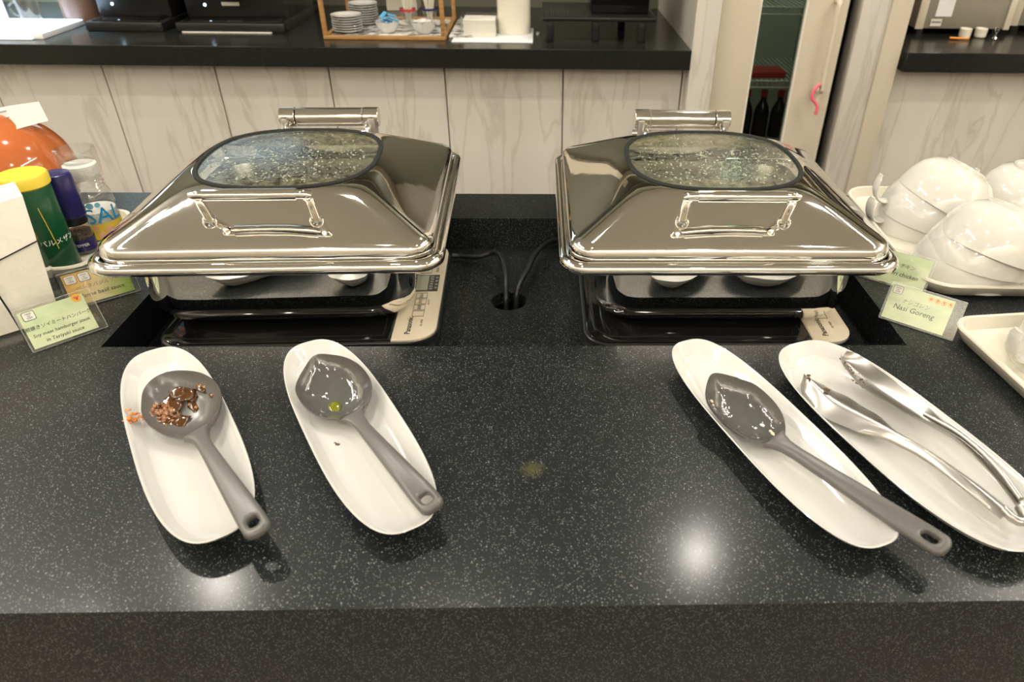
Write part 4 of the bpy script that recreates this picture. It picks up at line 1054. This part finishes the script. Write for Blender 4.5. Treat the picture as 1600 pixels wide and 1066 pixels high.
# stacks of saucers
def saucer(r):
    bm = bmesh.new(); lathe('x', [(.0001, 0), (r * .5, 0), (r * .55, .0015), (r * .97, .0088), (r, .0098), (r * .985, .0106), (r * .6, .0042), (r * .5, .003), (.0001, .003)], None, bm=bm, n=40); return bm
sp_ = finish('small_plate', saucer(.052), M['porcelain'])
ORD = ['first', 'second', 'third', 'fourth', 'fifth', 'sixth', 'seventh', 'eighth', 'ninth', 'tenth']
k = 0
for (x, y, n_) in ((-.668, 2.655, 7), (-.640, 2.80, 9)):
    for i in range(n_):
        o = sp_ if k == 0 else sp_.copy()
        if k: COL.objects.link(o)
        o.location = (x + rnd.uniform(-.001, .001), y, .0070 + i * .0078); k += 1; rk = n_ - 1 - i
        tag(o, ('topmost small white plate of' if rk == 0 else 'lowest small white plate of' if i == 0 else ORD[rk] + ' small white plate from the top of') + (' the front stack in the framed box' if n_ == 7 else ' the rear stack in the framed box'), 'plate', 'front stack of small plates' if n_ == 7 else 'rear stack of small plates')
def bowl(x, y, label):
    bm = bmesh.new(); lathe('x', [(.0001, 0), (.022, 0), (.024, .003), (.037, .018), (.042, .036), (.040, .036), (.034, .019), (.02, .006), (.0001, .005)], None, bm=bm, n=40)
    o = finish('small_bowl', bm, M['porcelain']); o.location = (x, y, .0070); return tag(o, label, 'bowl')
bowl(-.530, 2.655, 'white bowl full of blue wrapped sachets in the framed box'); bowl(-.405, 2.645, 'white bowl of white creamer cups in the framed box')
for i in range(9):
    a = rnd.uniform(0, 6.28); rr = rnd.uniform(0, .024)
    bm = bmesh.new(); bm_box(bm, -.016, .016, -.007, .007, -.003, .003, .002)
    for v in bm.verts: v.co.z += .002 * math.sin(v.co.x * 200)
    o = finish('sugar_sachet', bm, M['sky']); o.location = (-.530 + rr * math.cos(a), 2.655 + rr * math.sin(a), .034 + .004 * i * .9); o.rotation_euler = (rnd.uniform(-.5, .5), rnd.uniform(-.5, .5), rnd.uniform(0, 3))
    tag(o, 'topmost sky blue sachet of the heap in the white bowl' if i == 8 else 'sky blue wrapped sachet within the heap in the white bowl', 'sachet', 'sky blue sachets in the bowl')
for i in range(7):
    a = 2 * PI * i / 6; rr = .02 if i < 6 else 0
    bm = bmesh.new(); lathe('x', [(.0001, 0), (.008, 0), (.0115, .012), (.0125, .013), (.0001, .0135)], None, bm=bm, n=20)
    o = finish('creamer_pot', bm, M['paper']); o.location = (-.405 + rr * math.cos(a), 2.645 + rr * math.sin(a), .034 + (.006 if i == 6 else 0)); o.rotation_euler = (rnd.uniform(-.3, .3), rnd.uniform(-.3, .3), 0)
    tag(o, 'creamer pot on top of the others in the right bowl' if i == 6 else 'small white creamer pot in the ring around the right bowl', 'creamer', 'creamer pots in the bowl')
def stick_glass(x, y, band, label, n_=12):
    r = tag(empty('stick_glass', (x, y, .0070)), label, 'glass')
    lathe('glass', [(.0001, 0), (.020, 0), (.010, .006), (.009, .016), (.022, .034), (.028, .07), (.027, .07), (.0205, .035), (.007, .02), (.0001, .018)], M['glass'], r, n=28)
    lathe('coloured_band', [(.0275, .058), (.0285, .060), (.0288, .064), (.0280, .066)], band, r, n=28)
    bm = bmesh.new()
    for i in range(n_):
        a = 2 * PI * i / n_ * 2.4; q = .006 + .012 * (i % 3) / 2
        bm_tube(bm, [(q * .3 * math.cos(a), q * .3 * math.sin(a), .024), (q * 1.3 * math.cos(a), q * 1.3 * math.sin(a), .125)], .0022, 6)
    o = finish('stir_sticks', bm, M['cream'], r); o['kind'] = 'stuff'
    return r
stick_glass(-.468, 2.725, M['red'], 'stemmed glass of stir sticks with a red band')
stick_glass(-.395, 2.745, M['navy'], 'stemmed glass of stir sticks with a dark blue band')
# mat with napkin box and canister
mat_ = box('white_mat', -.300, -.028, 2.530, 2.78, .0004, .003, M['white_board'], None, bev=.001); tag(mat_, 'white mat on the back counter under the canister', 'mat')
nb = tag(empty('napkin_box', (-.213, 2.660, .0034)), 'clear acrylic box of paper napkins on the white mat', 'box')
box('front_pane', -.062, .062, -.052, -.049, 0, .062, M['acrylic'], nb); box('back_pane', -.062, .062, .049, .052, 0, .062, M['acrylic'], nb)
box('side_pane', -.062, -.059, -.049, .049, 0, .062, M['acrylic'], nb); box('side_pane', .059, .062, -.049, .049, 0, .062, M['acrylic'], nb)
nk2 = box('cocktail_napkin', -.055, .055, -.046, .046, 0, .0052, M['napkin'], None, bev=.0015)
for i in range(9):
    o = nk2 if i == 0 else nk2.copy()
    if i: COL.objects.link(o)
    o.location = (-.213 + rnd.uniform(-.002, .002), 2.660, .0040 + i * .0059); o.rotation_euler = (0, 0, rnd.uniform(-.02, .02))
    tag(o, ('topmost' if i == 8 else 'lowest' if i == 0 else ORD[8 - i] + ' from top') + ' square white napkin stacked in the clear box', 'napkin', 'napkins in the clear box')
cn = tag(empty('canister', (-.095, 2.700, .0034)), 'tall cream oval canister on the white mat', 'canister')
loft('body', [sellipse(.058, .045, z, 48, 3) for z in (0, .20)], M['cream'], cn); loft('lid', [sellipse(.060, .047, z, 48, 3) for z in (.2004, .215)], M['porcelain'], cn)
wt = loft('white_spoon', [sellipse(.006, .022, z, 24, 2.2) for z in (0.0, .003)], M['porcelain']); wt.location = (-.012, 2.69, .0006); tag(wt, 'small white spoon rest to the right of the canister', 'spoon rest')

# black slatted stand
bs = tag(empty('black_stand', (0, 0, .0006)), 'black ribbed stand on four legs at the right of the back counter', 'stand')
box('platform', .005, .385, 2.545, 2.86, .066, .078, M['blackplastic'], bs, bev=.002)
for i in range(56):
    xx = .012 + i * .0066
    box('slat', xx, xx + .0032, 2.546, 2.84, .078, .0815, M['slat'] if 'slat' in M else M.setdefault('slat', mat('black slat', (.03, .03, .028), .25)), bs)
for (xa, ya) in ((.030, 2.56), (.185, 2.57), (.340, 2.56), (.295, 2.80), (.03, 2.80)):
    box('leg', xa - .013, xa + .013, ya, ya + .026, 0, .066, M['blackplastic'], bs, bev=.003)
bx_ = box('black_appliance', .17, .365, 2.60, 2.83, .0824, .36, M['blackglass'], None, bev=.006); tag(bx_, 'black upright appliance standing on the ribbed stand', 'appliance')

# right counter machines
def beige_machine(x0, x1, y0, rz, label):
    r = tag(empty('beverage_machine', ((x0 + x1) / 2, y0, .0006), rz), label, 'beverage machine'); w2 = (x1 - x0) / 2
    box('body', -w2, w2, 0, .34, .02, .15, M['machine_beige'], r, bev=.006)
    box('top_unit', -w2, w2, -.02, .34, .152, .40, M['blackplastic'], r, bev=.006)
    box('side_frame', -w2 - .004, -w2 + .026, -.008, .0, .020, .15, M['beige'], r, bev=.002)
    box('side_frame', w2 - .018, w2 + .004, -.008, .0, .020, .15, M['beige'], r, bev=.002)
    for sx in (-1, 1):
        for yy in (.03, .30): box('foot', sx * (w2 - .03) - .012, sx * (w2 - .03) + .012, yy - .012, yy + .012, 0, .022, M['blackplastic'], r)
    return r
mA = beige_machine(1.36, 1.70, 2.745, 0, 'beige beverage machine with a notice, on the right back counter')
box('notice', -.110, -.050, -.004, -.001, .062, .135, M['white_board'], mA); box('small_label', -.120, -.080, -.004, -.001, .030, .054, M['ceil_trim'], mA)
bm = bmesh.new(); bm_box(bm, -.118, -.084, -.0052, -.0040, .041, .046); finish('label_print', bm, M['ink_soft'], mA)
mB = beige_machine(1.755, 2.10, 2.80, math.radians(-10), 'second beverage machine cut off by the right edge of the photo')
for (x, y, lab) in ((1.525, 2.70, 'small cream pot beside the orange pen on the right back counter'), (1.585, 2.705, 'small cream pot nearer the chrome ornament')):
    bm = bmesh.new(); lathe('x', [(.0001, 0), (.016, 0), (.020, .004), (.021, .030), (.019, .032), (.017, .028), (.0001, .010)], None, bm=bm, n=24)
    o = finish('small_pot', bm, M['cream']); o.location = (x, y, .0006); tag(o, lab, 'pot')
o = tube('orange_pen', [(1.455, 2.665, .0055), (1.520, 2.655, .0055)], [.004, .0035], mat('orange plastic', (.8, .28, .02), .3)); tag(o, 'orange pen lying on the right back counter', 'pen')
bm = bmesh.new(); lathe('x', [(.0001, 0), (.010, 0), (.011, .003), (.004, .008), (.0035, .022), (.009, .030), (.010, .040), (.0001, .046)], None, bm=bm, n=20)
o = finish('chrome_stopper', bm, M['steel']); o.location = (1.625, 2.675, .0006); tag(o, 'tiny chrome ornament beside the cream pots', 'ornament')
